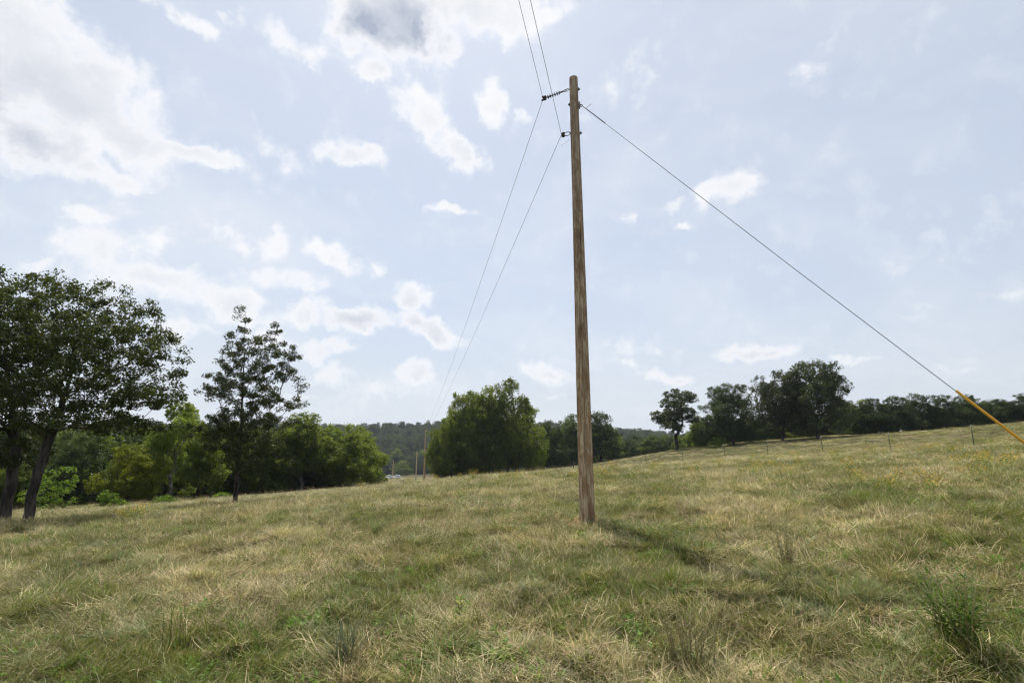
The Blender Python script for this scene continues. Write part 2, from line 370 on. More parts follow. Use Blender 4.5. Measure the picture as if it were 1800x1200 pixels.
# ------------------------------------------------------------------ trees
def sample_env(rng, ells, n, shell=.45, mind=0.0):
    """points through a union of ellipsoids, a share of them near the surface"""
    E = np.array(ells, float); vol = E[:, 3] * E[:, 4] * E[:, 5]; pr = vol ** .8; pr /= pr.sum()
    k = rng.choice(len(E), n * 2, p=pr)
    d = rng.normal(size=(n * 2, 3)); d /= np.linalg.norm(d, axis=1)[:, None]
    r = np.where(rng.rand(n * 2) < shell, rng.uniform(.78, 1.0, n * 2), rng.rand(n * 2) ** (1 / 3.))
    P = E[k, :3] + d * r[:, None] * E[k, 3:6]
    if mind > 0:
        keep = []; grid = {}
        for i, p_ in enumerate(P):
            c_ = tuple((p_ // mind).astype(int))
            if any(((P[j] - p_) ** 2).sum() < mind * mind for a in (-1, 0, 1) for b in (-1, 0, 1) for cc in (-1, 0, 1) for j in grid.get((c_[0] + a, c_[1] + b, c_[2] + cc), ())): continue
            grid.setdefault(c_, []).append(i); keep.append(i)
            if len(keep) >= n: break
        P = P[keep]
    return P[:n]
def grow(rng, trunk, attr, alpha=.45, step=.45, rbase=.25, rtwig=.008, power=2.25, first=0):
    """connects every attractor to the growing limb system; returns nodes, parents, radii"""
    P = [np.array(t, float) for t in trunk]; par = [-1] + list(range(len(trunk) - 1))
    plen = [0.0]
    for i in range(1, len(P)): plen.append(plen[-1] + np.linalg.norm(P[i] - P[i - 1]))
    cap = len(P) + len(attr) * 30
    A = np.zeros((cap, 3)); A[:len(P)] = P; L = np.zeros(cap); L[:len(P)] = plen; cnt = len(P); par = par + [0] * (cap - len(P))
    order = np.argsort([np.min(np.linalg.norm(A[first:len(trunk)] - a, axis=1)) for a in attr])
    for k in order:
        a = attr[k]; d = A[first:cnt] - a; dist = np.sqrt((d * d).sum(1))
        up = np.maximum(0, d[:, 2]) * .9                                # limbs rise from their fork
        j = int(np.argmin(dist + alpha * L[first:cnt] + up)) + first
        dd = dist[j - first]; m_ = max(1, int(dd / step)); p0 = A[j].copy(); pj = j
        perp = rng.normal(size=3) * dd * .07; perp[2] = abs(perp[2]) * .8 + dd * .05
        for q in range(1, m_ + 1):
            if cnt >= cap: break
            t = q / m_; A[cnt] = p0 * (1 - t) + a * t + perp * math.sin(math.pi * t) + rng.normal(size=3) * .02 * (t < 1)
            L[cnt] = L[pj] + np.linalg.norm(A[cnt] - A[pj]); par[cnt] = pj; pj = cnt; cnt += 1
    A = A[:cnt]; par = np.array(par[:cnt])
    w_ = np.zeros(cnt); nch = np.bincount(par[par >= 0], minlength=cnt)
    w_[nch == 0] = rtwig ** power
    for i in range(cnt - 1, 0, -1):
        w_[par[i]] += w_[i] if w_[i] > 0 else rtwig ** power
    rad = w_ ** (1 / power); rad *= 1.0
    k_ = rbase / max(rad[0], 1e-6)
    rad = np.where(rad > rtwig * 3, rad * (1 + (k_ - 1) * np.clip((rad - rtwig * 3) / (rad[0] - rtwig * 3 + 1e-9), 0, 1)), rad)
    return A, par, rad, nch
def limb_mesh(name, A, par, rad, mat, flare=1.5, flare_h=.8, minr=0.0):
    sel = np.where((par >= 0) & (rad > minr))[0]
    V = []; F = []; off = 0
    for thick, ns in ((True, 9), (False, 4)):
        s_ = sel[(rad[sel] > .05) == thick]
        if len(s_) == 0: continue
        a, b = A[par[s_]], A[s_]; ra = np.minimum(rad[par[s_]], rad[s_] * 1.5); rb = rad[s_]
        z0 = A[0, 2]; ra = ra * (1 + (flare - 1) * np.clip(1 - (a[:, 2] - z0) / flare_h, 0, 1) ** 2 * (rad[s_] > .04)); rb = rb * (1 + (flare - 1) * np.clip(1 - (b[:, 2] - z0) / flare_h, 0, 1) ** 2 * (rad[s_] > .04))
        d = b - a; ln = np.linalg.norm(d, axis=1)[:, None] + 1e-9; d = d / ln
        b = b + d * rb[:, None] * .35
        up = np.where(np.abs(d[:, 2:3]) > .95, np.array([[1., 0, 0]]), np.array([[0, 0, 1.]])); u = np.cross(d, up); u /= np.linalg.norm(u, axis=1)[:, None] + 1e-9; v = np.cross(d, u)
        th = np.arange(ns) * 2 * math.pi / ns
        ring = u[:, None, :] * np.cos(th)[None, :, None] + v[:, None, :] * np.sin(th)[None, :, None]
        va = a[:, None, :] + ring * ra[:, None, None]; vb = b[:, None, :] + ring * rb[:, None, None]
        V.append(np.concatenate([va, vb], 1).reshape(-1, 3))
        base = off + np.arange(len(s_))[:, None] * 2 * ns; j = np.arange(ns)[None, :]; j2 = (j + 1) % ns
        F.append(np.stack([base + j, base + j2, base + ns + j2, base + ns + j], -1).reshape(-1, 4)); off += len(s_) * 2 * ns
    return mesh_data(name, np.concatenate(V), F, mat, True)
def leaf_mesh(name, rng, centers, per, spread, size, mat, flat=.7, out_c=None, wid=.55, upb=.7):
    """many single leaves (one kite each) in clumps round the twig ends"""
    n_ = len(centers) * per
    C_ = np.repeat(centers, per, 0); off = rng.normal(size=(n_, 3)); off /= np.linalg.norm(off, axis=1)[:, None]
    sp = np.repeat(spread * rng.uniform(.65, 1.35, len(centers)), per)
    off *= (rng.rand(n_, 1) ** .45) * sp[:, None]; off[:, 2] *= flat
    P = C_ + off
    nrm = rng.normal(size=(n_, 3)) * .75 + np.array([0, 0, upb])
    nrm += off / (sp[:, None] + 1e-6) * .5
    nrm /= np.linalg.norm(nrm, axis=1)[:, None]
    t = rng.normal(size=(n_, 3)); t -= nrm * (t * nrm).sum(1)[:, None]; t /= np.linalg.norm(t, axis=1)[:, None]; b = np.cross(nrm, t)
    s_ = (size * rng.uniform(.6, 1.3, n_))[:, None]
    v0 = P - t * s_ * .5; v1 = P + b * s_ * wid * .5 + t * s_ * .08 + nrm * s_ * .10; v2 = P + t * s_ * .5 - nrm * s_ * .08; v3 = P - b * s_ * wid * .5 + t * s_ * .08 + nrm * s_ * .10
    V = np.stack([v0, v1, v2, v3], 1).reshape(-1, 3)
    F = np.arange(n_ * 4).reshape(-1, 4)
    return mesh_data(name, V, [F], mat)

# --- hero trees by the camera: crown masses laid out where they stand
def px_ells(lst, Y, depth):
    out = []
    for (px, py, rx, ry, dy, ds) in lst:
        c = at(px, py, Y + dy); e1 = at(px + rx, py, Y + dy); e2 = at(px, py - ry, Y + dy)
        out.append((c[0], Y + dy, c[2], abs(e1[0] - c[0]), depth * ds, abs(e2[2] - c[2])))
    return out
def hero(name, seed, Y, trunk_px, ells, nattr, rbase, mat, per, spread, size, label, depth, mind, first, minr=.004, alpha=.45, twig=None):
    rng = rs(seed)
    tr = [at(px, py, Y + dy) for (px, py, dy) in trunk_px]
    base = tr[0].copy(); g0 = gz(base[0], base[1]); tr[0][2] = g0 - .1; base[2] = g0
    pts = [tr[0]]
    for a, b in zip(tr[:-1], tr[1:]):
        k = max(2, int(np.linalg.norm(b - a) / .4))
        for q in range(1, k + 1): pts.append(a + (b - a) * q / k + rng.normal(size=3) * .02)
    pts = [p_ - base for p_ in pts]
    E = np.array(px_ells(ells, Y, depth)); E[:, :3] -= base
    attr = sample_env(rng, E, nattr, .35, mind)
    A, par, rad, nch = grow(rng, pts, attr, alpha, .4, rbase, .008, 2.2, first=int(len(pts) * first))
    root = empty(name, base)
    tag(root, label, 'tree')
    obj('trunk', limb_mesh('trunk', A, par, rad, M_BARK, 1.12, .6, minr), root)
    tips = np.concatenate([attr, A[(rad < .02) & (np.arange(len(A)) % 3 == 0)]])
    obj('crown', leaf_mesh('crown', rng, tips, per, spread, size, mat), root)
    return root
hero('oak_tree', 11, 20.0, [(47, 918, 0), (62, 850, 0), (82, 785, .1), (108, 715, .2), (128, 650, .2), (140, 580, .2)],
     [(66, 555, 74, 62, 0, 1.0), (180, 566, 74, 54, 0, 1.0), (120, 590, 120, 60, -.5, 1.1), (235, 615, 60, 50, 0, .8), (282, 640, 38, 24, .5, .5), (190, 680, 95, 40, 0, 1.0), (250, 690, 55, 26, .3, .7), (40, 640, 80, 60, 0, 1.0), (100, 500, 26, 24, 0, .5), (222, 528, 34, 20, 0, .6), (120, 730, 70, 28, 0, .9), (200, 745, 60, 14, -.5, .8), (-10, 575, 60, 60, 0, 1.)],
     640, .16, M_OAK, 66, .32, .125, 'large dark oak with a leaning trunk, its crown spreading at the left edge', 3.6, .50, .45)
hero('oak_tree', 12, 21.5, [(8, 915, 0), (18, 850, 0), (28, 790, 0), (20, 700, 0), (10, 620, 0)],
     [(-50, 620, 110, 110, 0, 1.0), (-10, 740, 66, 60, 0, 1.0), (10, 690, 50, 60, -.5, .8), (-80, 700, 100, 90, 0, 1.0), (15, 790, 34, 40, -1, .6)],
     380, .19, M_OAK, 62, .36, .14, 'dark oak trunk cut by the left edge with low hanging foliage', 3.4, .55, .5)
hero('oak_tree', 13, 30.0, [(413, 889, 0), (417, 830, 0), (424, 740, 0), (428, 660, 0), (430, 580, 0), (432, 548, 0)],
     [(431, 556, 6, 16, 0, .25), (424, 594, 22, 20, 0, .5), (487, 582, 9, 22, 0, .3), (470, 612, 20, 18, 0, .5), (432, 640, 32, 28, 0, .9), (507, 622, 15, 20, .3, .4), (495, 655, 22, 16, 0, .5), (528, 672, 10, 9, 0, .3), (388, 668, 16, 12, 0, .5), (374, 690, 15, 12, 0, .5), (432, 688, 44, 28, 0, 1.0), (500, 706, 24, 14, 0, .8), (428, 735, 40, 20, 0, 1.0), (378, 752, 26, 12, 0, .7), (475, 742, 40, 12, 0, .8), (418, 772, 52, 26, 0, .9), (392, 765, 40, 18, 0, .8), (450, 782, 34, 18, 0, .8), (422, 808, 28, 18, 0, .7)],
     600, .12, M_OAK2, 60, .30, .125, 'slender dark oak standing alone in front of the wood', 3.0, .46, .25)

# --- tree kinds for the wood edges, built once (about 10 m tall, base at the origin)
PROFILE = {  # crown half-width by height, stem height, lobes, attractors, clump spread
    'round': ([(.7, 2.8), (2.5, 3.8), (5.0, 4.0), (7.5, 3.3), (9.2, 1.4)], 3.0, 34, 470, .54),
    'tall': ([(2.0, 1.8), (4.0, 2.8), (6.0, 2.7), (8.0, 1.9), (9.4, .8)], 5.5, 22, 270, .46),
    'open': ([(3.4, 1.5), (5.0, 2.8), (6.5, 3.2), (8.0, 2.7), (9.3, 1.2)], 4.0, 15, 230, .42),
    'low': ([(.5, 3.4), (2.5, 4.0), (5.0, 3.6), (7.5, 2.5), (9.3, 1.0)], 4.0, 36, 370, .52),
    'broad': ([(1.2, 3.0), (3.6, 4.6), (5.6, 4.5), (7.6, 3.4), (9.2, 1.6)], 3.6, 36, 520, .52)}
def proto(seed, kind):
    rng = rs(seed); prof, tr, nl, na, sp = PROFILE[kind]; zs_, ws_ = zip(*prof)
    E = []
    for k in range(nl):
        z_ = rng.uniform(zs_[0], zs_[-1]); w_ = np.interp(z_, zs_, ws_); a = rng.uniform(0, 6.283); q_ = w_ * rng.uniform(.40, .95); r_ = rng.uniform(.7, 1.3) * (.27 * w_ + .35)
        E.append((q_ * math.cos(a), q_ * math.sin(a), z_, r_, r_, r_ * rng.uniform(.65, .95)))
    E.append((0, 0, zs_[-1] - .4, .8, .8, .8))
    if kind != 'open': E.append((0, 0, (zs_[0] + zs_[-1]) / 2, ws_[2] * .52, ws_[2] * .52, (zs_[-1] - zs_[0]) * .40))
    attr = sample_env(rng, E, na, .55, .42)
    pts = [np.array([rng.normal() * .03 * q, rng.normal() * .03 * q, -.2 + tr * q / 10.]) for q in range(11)]
    A, par, rad, nch = grow(rng, pts, attr, .45, .6, .19, .012, 2.2, first=3 if kind in ('low', 'round', 'broad') else 5)
    return (limb_mesh('trunk', A, par, rad, M_BARK, 1.4, .8, .013), leaf_mesh('crown', rng, attr, 58, sp, .24, M_DARK, .85), attr)
PROTO = {k: [proto(40 + i * 7 + j, k) for j in range(3)] for i, k in enumerate(('round', 'tall', 'open', 'low', 'broad'))}
HW = {'round': 4.0, 'tall': 2.9, 'open': 3.3, 'low': 4.2, 'broad': 4.5}
def set_mat(o, mat): o.material_slots[0].link = 'OBJECT'; o.material_slots[0].material = mat
def tree(name, px, Y, top, hw, kind, mat, label, seed=0, bark=None, group=None, stretch=1.0):
    p_ = on_ground(px, Y); h = ztop(top, Y) - p_[2]; width = hw / FPX * Y * 1.02
    t_, c_, _ = PROTO[kind][seed % 3]
    r_ = empty(name, p_, (seed * 2.399) % 6.283)
    zmax = 9.9
    sx = width / HW[kind]; r_.scale = (sx, sx, h / zmax)
    tag(r_, label, 'tree', group)
    a = obj('trunk', t_, r_); b = obj('crown', c_, r_); set_mat(b, mat)
    if bark: set_mat(a, bark)
    return r_
# left wood edge
LW = 'trees of the left wood edge'
for i, (px, Y, top, hw, kind, mat, lab) in enumerate([
    (22, 44, 735, 66, 'broad', M_DARK, 'dark tree of the wood just behind the two leaning oak trunks'),
    (135, 46, 752, 60, 'low', M_DARK, 'dark leafy tree behind the leaning oak, next to the yellow one'),
    (222, 43, 776, 48, 'broad', M_YEL, 'yellowing small tree under the outer boughs of the leaning oak'),
    (294, 46, 704, 46, 'open', M_OLIVE, 'tall airy tree with thin grey stems rising right of the yellow tree'),
    (262, 52, 748, 44, 'tall', M_OLIVE, 'olive tree close behind the yellowing small tree'),
    (345, 50, 746, 50, 'low', M_OLIVE, 'leafy olive tree left of the lone slender oak'),
    (392, 58, 738, 46, 'tall', M_LIGHT, 'upright green tree just behind the lone slender oak'),
    (466, 55, 742, 50, 'low', M_LIGHT, 'yellow-green tree right behind the lone slender oak'),
    (527, 58, 724, 48, 'tall', M_LIGHT, 'tall pale yellow-green tree with a visible stem in the left wood edge'),
    (576, 64, 746, 46, 'low', M_OLIVE, 'olive tree second from the right end of the left wood'),
    (620, 69, 738, 50, 'low', M_LIGHT, 'leafy rounded tree ending the left wood beside the valley view'),
]): tree('wood_tree', px, Y, top, hw, kind, mat, lab, i, M_BARKL if kind in ('open', 'tall') else None, LW)
# clump in the middle
MC = 'trees of the middle clump'
for i, (px, Y, top, hw, kind, mat, lab) in enumerate([
    (793, 86, 716, 38, 'round', M_LIGHT, 'lowest light green tree at the left flank of the middle clump'),
    (772, 88, 752, 20, 'low', M_LIGHT, 'smallest leafy tree at the left foot of the middle clump'),
    (822, 90, 686, 42, 'round', M_LIGHT, 'light green tree with a small pointed top in the middle clump'),
    (857, 92, 674, 50, 'round', M_LIGHT, 'broad green tree at the heart of the middle clump'),
    (893, 90, 660, 52, 'broad', M_LIGHT, 'tallest light green tree of the middle clump'),
    (926, 95, 706, 40, 'low', M_OLIVE, 'shaded tree at the right flank of the middle clump, by the fence'),
]): tree('clump_tree', px, Y, top, hw, kind, mat, lab, i + 1, M_BARKL if kind == 'tall' else None, MC)
BP = 'trees behind the utility pole'
for i, (px, Y, top, hw, kind, mat, lab) in enumerate([
    (966, 114, 738, 36, 'low', M_DARK, 'dark tree between the middle clump and the big pole'),
    (1006, 120, 725, 38, 'round', M_DARK, 'dark tree half hidden behind the big pole'),
    (1056, 118, 721, 44, 'low', M_DARK, 'big dark round tree directly right of the big pole'),
    (1118, 165, 762, 26, 'low', M_DARK2, 'small far tree at the low gap right of the big pole'),
    (1152, 160, 764, 26, 'low', M_DARK2, 'far dark tree just left of the open-crowned oak'),
    (1216, 150, 757, 30, 'low', M_DARK2, 'far dark tree just right of the open-crowned oak'),
    (1246, 155, 766, 22, 'low', M_DARK2, 'far low tree left of the dense round tree'),
]): tree('field_tree', px, Y, top, hw, kind, mat, lab, i, None, BP)
tree('open_crowned_oak', 1190, 98, 681, 46, 'open', M_OAK2, 'lone oak with an open forked crown and bare lower trunk past the fence', 1)
tree('round_tree', 1290, 88, 674, 50, 'round', M_DARK2, 'dense dark dome-shaped tree right of the open-crowned oak', 0)
tree('broad_oak', 1376, 82, 648, 52, 'broad', M_OAK2, 'broad oak with lower lumpy crown beside the tallest tree on the right', 1)
tree('broad_oak', 1438, 80, 630, 62, 'broad', M_OAK2, 'tallest broad oak on the right slope, right neighbour of a lower oak', 0)
RT = 'low trees along the right skyline'
for i, (px, Y, top, hw, lab) in enumerate([
    (1502, 86, 704, 34, 'low skyline tree touching the tallest oak on the right slope'),
    (1540, 84, 695, 34, 'second low skyline tree right of the tallest oak'),
    (1580, 84, 694, 34, 'third low skyline tree right of the tallest oak'),
    (1622, 84, 691, 36, 'fourth low skyline tree right of the tallest oak'),
    (1664, 83, 689, 34, 'low skyline tree directly left of the yellow guy guard top'),
    (1702, 83, 692, 30, 'low skyline tree crossed by the yellow guy guard'),
    (1736, 84, 706, 28, 'lowest skyline tree in the dip right of the yellow guy guard top'),
    (1768, 82, 698, 28, 'second skyline tree from the right edge'),
    (1806, 80, 690, 34, 'skyline tree cut by the right edge'),
]): tree('skyline_tree', px, Y, top, hw, 'low', (M_DARK, M_DARK2, M_FAR)[i % 3], lab, i, None, RT)

# --- instanced masses (woods beyond, grass): points with rotation, scale and kind
def hidden_proto(name, me):
    return bpy.data.objects.new(name, me)      # used by the scatter only
def scatter(name, pts, rot, scl, idx_, protos, label, cat):
    me = bpy.data.meshes.new(name); pts = np.asarray(pts, np.float32)
    me.vertices.add(len(pts)); me.vertices.foreach_set('co', pts.ravel())
    for nm, typ, data in (('rot', 'FLOAT_VECTOR', rot), ('scl', 'FLOAT_VECTOR', scl), ('idx', 'INT', idx_)):
        at_ = me.attributes.new(nm, typ, 'POINT')
        at_.data.foreach_set('vector' if typ == 'FLOAT_VECTOR' else 'value', np.asarray(data, np.float32 if typ != 'INT' else np.int32).ravel())
    me.update()
    o = obj(name, me); tag(o, label, cat, kind='stuff')
    ng = bpy.data.node_groups.new(name + '_scatter', 'GeometryNodeTree')
    ng.interface.new_socket('Geometry', in_out='INPUT', socket_type='NodeSocketGeometry'); ng.interface.new_socket('Geometry', in_out='OUTPUT', socket_type='NodeSocketGeometry')
    q = NT(ng); gi_ = q.new('NodeGroupInput'); go_ = q.new('NodeGroupOutput')
    jn = q.new('GeometryNodeJoinGeometry')
    for pr in reversed(protos):
        oi = q.new('GeometryNodeObjectInfo', {'Object': pr}); oi.transform_space = 'ORIGINAL'; oi.inputs['As Instance'].default_value = True
        q.l.new(oi.outputs['Geometry'], jn.inputs[0])
    def named(nm, t): a = q.new('GeometryNodeInputNamedAttribute'); a.data_type = t; a.inputs[0].default_value = nm; return a.outputs[0]
    ip = q.new('GeometryNodeInstanceOnPoints'); q.l.new(gi_.outputs[0], ip.inputs['Points']); q.l.new(jn.outputs[0], ip.inputs['Instance'])
    ip.inputs['Pick Instance'].default_value = True
    q.l.new(named('idx', 'INT'), ip.inputs['Instance Index']); q.l.new(named('rot', 'FLOAT_VECTOR'), ip.inputs['Rotation']); q.l.new(named('scl', 'FLOAT_VECTOR'), ip.inputs['Scale'])
    q.l.new(ip.outputs[0], go_.inputs[0])
    md = o.modifiers.new('scatter', 'NODES'); md.node_group = ng
    return o
def tree_points(rng, xs, ys, hs, ws):
    n_ = len(xs); rot = np.zeros((n_, 3)); rot[:, 2] = rng.uniform(0, 6.28, n_)
    scl = np.stack([ws, ws, hs], 1); return rot, scl
def merged_tree(kind, j, mat):
    t_, c_, at_ = PROTO[kind][j]
    me = c_.copy(); me.materials.clear(); me.materials.append(mat); return hidden_proto('tree_' + kind, me)
rng = rs(77)
# wood behind the left edge, behind the poles' far field and behind the right skyline
def band(poly_px, n_, top_fn, kinds_w):
    pass
protosA = [merged_tree('low', 0, M_OLIVE), merged_tree('tall', 1, M_OLIVE), merged_tree('low', 1, M_DARK), merged_tree('broad', 1, M_DARK)]
px_ = np.r_[rng.uniform(-260, 630, 130), rng.uniform(960, 1224, 56), rng.uniform(1480, 2000, 40), rng.uniform(1225, 1500, 26)]
Y_ = np.r_[rng.uniform(54, 105, 130), rng.uniform(128, 165, 56), rng.uniform(92, 125, 40), rng.uniform(104, 130, 26)]
P_ = []; H_ = []
for a, b in zip(px_, Y_):
    q_ = on_ground(a, b); P_.append(q_)
    tp = (748 if a < 420 else 754) if a < 640 else (768 if a < 1225 else (735 if a < 1480 else 706))
    H_.append(max(3.0, ztop(tp + rng.uniform(-6, 16), b) - q_[2]) / 9.9)
for a, b in zip(rng.uniform(-200, 640, 150), rng.uniform(0, 1, 150)):      # undergrowth along and inside the left wood edge
    yy = 40 + max(0, a) * .055 + b * 14; P_.append(on_ground(a, yy)); H_.append(rng.uniform(.16, .50))
for a in np.arange(1228, 1500, 13): P_.append(on_ground(a, 97 + (a * 7 % 5))); H_.append(rng.uniform(.34, .50))
for a, b in zip(rng.uniform(1480, 1900, 40), rng.uniform(0, 1, 40)): P_.append(on_ground(a, 88 + b * 8)); H_.append(rng.uniform(.2, .4))
P_ = np.array(P_); H_ = np.array(H_)
rot, scl = tree_points(rng, P_[:, 0], P_[:, 1], H_, np.where(H_ < .52, H_ * rng.uniform(1.0, 1.6, len(H_)), rng.uniform(.6, .95, len(H_))))
scatter('woodland', P_, rot, scl, rng.randint(0, 4, len(H_)), protosA, 'dark wood filling in behind the edge trees', 'wood')
# the far valley trees and the forest on the hill
xs, ys, hs = [], [], []
for X, Y in zip(rng.uniform(-560, 330, 3400), rng.uniform(368, 800, 3400)):
    if abs(X + 40) > Y * 1.05: continue
    xs.append(X); ys.append(Y); hs.append(rng.uniform(1.0, 1.9) if Y > 400 else rng.uniform(.9, 1.4))
xs, ys, hs = map(np.array, (xs, ys, hs))
zs = np.maximum(hill_h(xs, ys), ground(xs, ys)) - .6
protosB = [merged_tree('low', 0, M_FAR), merged_tree('round', 0, M_FAR), merged_tree('broad', 0, M_DARK), merged_tree('round', 1, M_DARK2), merged_tree('low', 1, M_OLIVE)]
rot, scl = tree_points(rng, xs, ys, hs, rng.uniform(1.1, 1.9, len(xs)))
ki = np.where(rng.rand(len(xs)) < np.where(ys < 430, .35, .06), 4, rng.randint(0, 4, len(xs)))
scatter('forest', np.stack([xs, ys, zs], 1), rot, scl, ki, protosB, 'distant forest covering the hill across the valley', 'forest')

# ------------------------------------------------------------------ utility poles
m, n, o = new_mat('weathered_pole')
tc = n.new('ShaderNodeTexCoord'); ob = tc.outputs['Object']
st_ = n.vec('MULTIPLY', ob, (1, 1, .035)); st2 = n.vec('MULTIPLY', ob, (1, 1, .25))
fib = n.noise(st_, 42.0, 6.0, .7); blot = n.noise(st2, 3.6, 4.0, .65); fine = n.noise(n.vec('MULTIPLY', ob, (1, 1, .12)), 24.0, 5.0, .7)
zz = n.new('ShaderNodeSeparateXYZ', {0: ob}).outputs[2]
mott = n.noise(n.vec('MULTIPLY', ob, (1, 1, .30)), 9.0, 5.0, .7, .5); crk = n.noise(n.vec('MULTIPLY', ob, (1, 1, .018)), 30.0, 3.0, .6)
c = n.mix(n.smooth(fib, .34, .66), rgb(.23, .165, .10), rgb(.60, .47, .32))
c = n.mix(n.smooth(mott, .47, .57, 0, .8), c, rgb(.25, .15, .075))
c = n.mix(n.smooth(blot, .52, .64, 0, .7), c, rgb(.17, .10, .055))
c = n.mix(n.smooth(fine, .58, .68, 0, .7), c, rgb(.09, .06, .04))
c = n.mix(n.smooth(zz, 2.5, 9.0, 0, .25), c, rgb(.27, .235, .195))         # greyer, more weathered wood higher up
c = n.mix(n.smooth(crk, .60, .66, 0, .85), c, rgb(.045, .032, .022))
bp = n.new('ShaderNodeBump', {'Height': n.math('ADD', fib, n.math('MULTIPLY', fine, .6)), 'Strength': 1.0, 'Distance': .02})
p = n.new('ShaderNodeBsdfPrincipled', {'Base Color': c, 'Roughness': .85, 'Specular IOR Level': .2, 'Normal': bp.outputs[0]})
n.l.new(p.outputs[0], o.inputs[0]); M_POLE = m
M_STEEL = plain_mat('galvanised_steel', (.20, .20, .205), .5, .6)
M_RUST = plain_mat('dark_hardware', (.055, .048, .045), .6, .4)
M_POLY = plain_mat('grey_polymer', (.085, .09, .105), .45)
M_CABLE = plain_mat('aluminium_cable', (.10, .10, .11), .55, .3)
M_YGUARD, n, o = new_mat('yellow_guard')
tc = n.new('ShaderNodeTexCoord'); f = n.noise(tc.outputs['Object'], 5.0, 5.0, .7); f2 = n.noise(tc.outputs['Object'], 40.0, 4.0, .7)
c = n.mix(n.smooth(f, .35, .7), rgb(.78, .38, .012), rgb(.72, .42, .06)); c = n.mix(n.smooth(f2, .60, .74, 0, .6), c, rgb(.30, .19, .07))
p = n.new('ShaderNodeBsdfPrincipled', {'Base Color': c, 'Roughness': n.smooth(f2, .3, .7, .35, .6)}); n.l.new(p.outputs[0], o.inputs[0])
M_POST = plain_mat('green_tpost', (.045, .055, .045), .6)
M_WHITE = plain_mat('white_tip', (.6, .6, .58), .6)

M_POLE2 = bark_mat('lit_pole', (.42, .29, .17), (.66, .50, .33), 9.0)  # far poles: light painted into a paler tan, offsetting their shaded near side
def lathe(profile, n=12, caps=True):
    V = []; F = []
    for (r_, z_) in profile:
        for j in range(n): V.append((r_ * math.cos(2 * math.pi * j / n), r_ * math.sin(2 * math.pi * j / n), z_))
    k = len(profile)
    F = [(i * n + j, i * n + (j + 1) % n, (i + 1) * n + (j + 1) % n, (i + 1) * n + j) for i in range(k - 1) for j in range(n)]
    if caps: F += [tuple(range(n))[::-1], tuple((k - 1) * n + j for j in range(n))]
    return np.array(V), F
def aim(d):
    """3x3 with local z along d"""
    return np.array(Vector([float(v) for v in d]).to_track_quat('Z', 'Y').to_matrix())

PB = on_ground(1033, 10.5); PT = at(1008, 138, 10.5)
HP = PT[2] - PB[2]
def shaft_mesh(h, r0, r1, seed, nr=72, nz=120, cracks=9):
    rng = rs(seed); th = np.arange(nr) * 2 * math.pi / nr; zz = np.linspace(-.35, h, nz)
    T, Z = np.meshgrid(th, zz); rad = r0 + (r1 - r0) * np.clip(Z / h, 0, 1)
    lump = .006 * np.sin(2 * T + Z * .6) + .005 * np.sin(3 * T - Z * .9 + 1) + .004 * (vnoise(T * 4, Z * .8, seed) - .5)
    rad = rad * (1 + lump * 3)
    for k in range(cracks):                                        # drying checks: long narrow grooves
        t0 = rng.uniform(0, 2 * math.pi) if k > 2 else (-1.62, -1.25, -1.95)[k]
        za, zb = sorted(rng.uniform(0, h, 2)) if k > 2 else ((.2, h * .8), (h * .74, h * .955), (h * .3, h))[k]
        wob = t0 + .05 * np.sin(Z * 1.1 + k) + .02 * np.sin(Z * 3.1)
        dt = (T - wob + math.pi) % (2 * math.pi) - math.pi
        rad -= rng.uniform(.014, .024) * np.exp(-(dt / .06) ** 2) * sstep(za, za + .4, Z) * (1 - sstep(zb - .4, zb, Z))
    V = np.stack([rad * np.cos(T), rad * np.sin(T), Z], -1).reshape(-1, 3)
    ii = np.arange(nr * nz).reshape(nz, nr); jn = np.roll(ii, -1, 1)
    q = np.stack([ii[:-1], jn[:-1], jn[1:], ii[1:]], -1).reshape(-1, 4)
    # slightly domed top
    top = V[-nr:].copy(); V = list(V); F = [q]; base = nr * (nz - 1)
    prev = np.arange(base, base + nr)
    for s_, dz in ((.85, .012), (.45, .02)):
        ring = top.copy(); c0 = ring.mean(0); ring = c0 + (ring - c0) * s_; ring[:, 2] += dz
        i0 = len(V); V += list(ring); cur = np.arange(i0, i0 + nr)
        F.append(np.stack([prev, np.roll(prev, -1), np.roll(cur, -1), cur], -1)); prev = cur
    V = np.array(V)
    return mesh_data('shaft', V, F + [prev[None, :]], M_POLE, True)
pole = empty('utility_pole', PB); tag(pole, 'tall weathered wooden utility pole standing in the open meadow', 'utility pole', 'utility poles of the line')
lean = (PT - PB) / HP
sh = obj('shaft', shaft_mesh(HP, .152, .100, 5), pole)
sh.rotation_euler = Vector([float(v) for v in lean]).to_track_quat('Z', 'Y').to_euler() if False else (0, math.atan2(lean[0], 1), 0)
def pz(z): return np.array([lean[0] * z, 0, z])
def bolt(z, side, L=.09, nut=.022):
    b_ = MB(); r_ = .152 + (.100 - .152) * z / HP; c0 = pz(z); x0 = c0[0] + side * (r_ - .02)
    b_.tube([(x0, 0, z), (x0 + side * (L + .02), 0, z)], .010, 8)
    b_.box((x0 + side * .028, 0, z), (.012, .065, .065))
    V, F = lathe([(nut, -.012), (nut, .012)], 6); M_ = aim((1, 0, 0)); b_.add(V @ M_.T + np.array((x0 + side * .048, 0, z)), F)
    b_.build('bolt', M_RUST, pole)
zA = at(1000, 157, 10.5)[2] - PB[2]; zG = at(1015, 184, 10.5)[2] - PB[2]; zN = at(1003, 234, 10.5)[2] - PB[2]
bolt(zA, 1, .05); bolt(zG, -1, .04); bolt(zN, 1, .05)
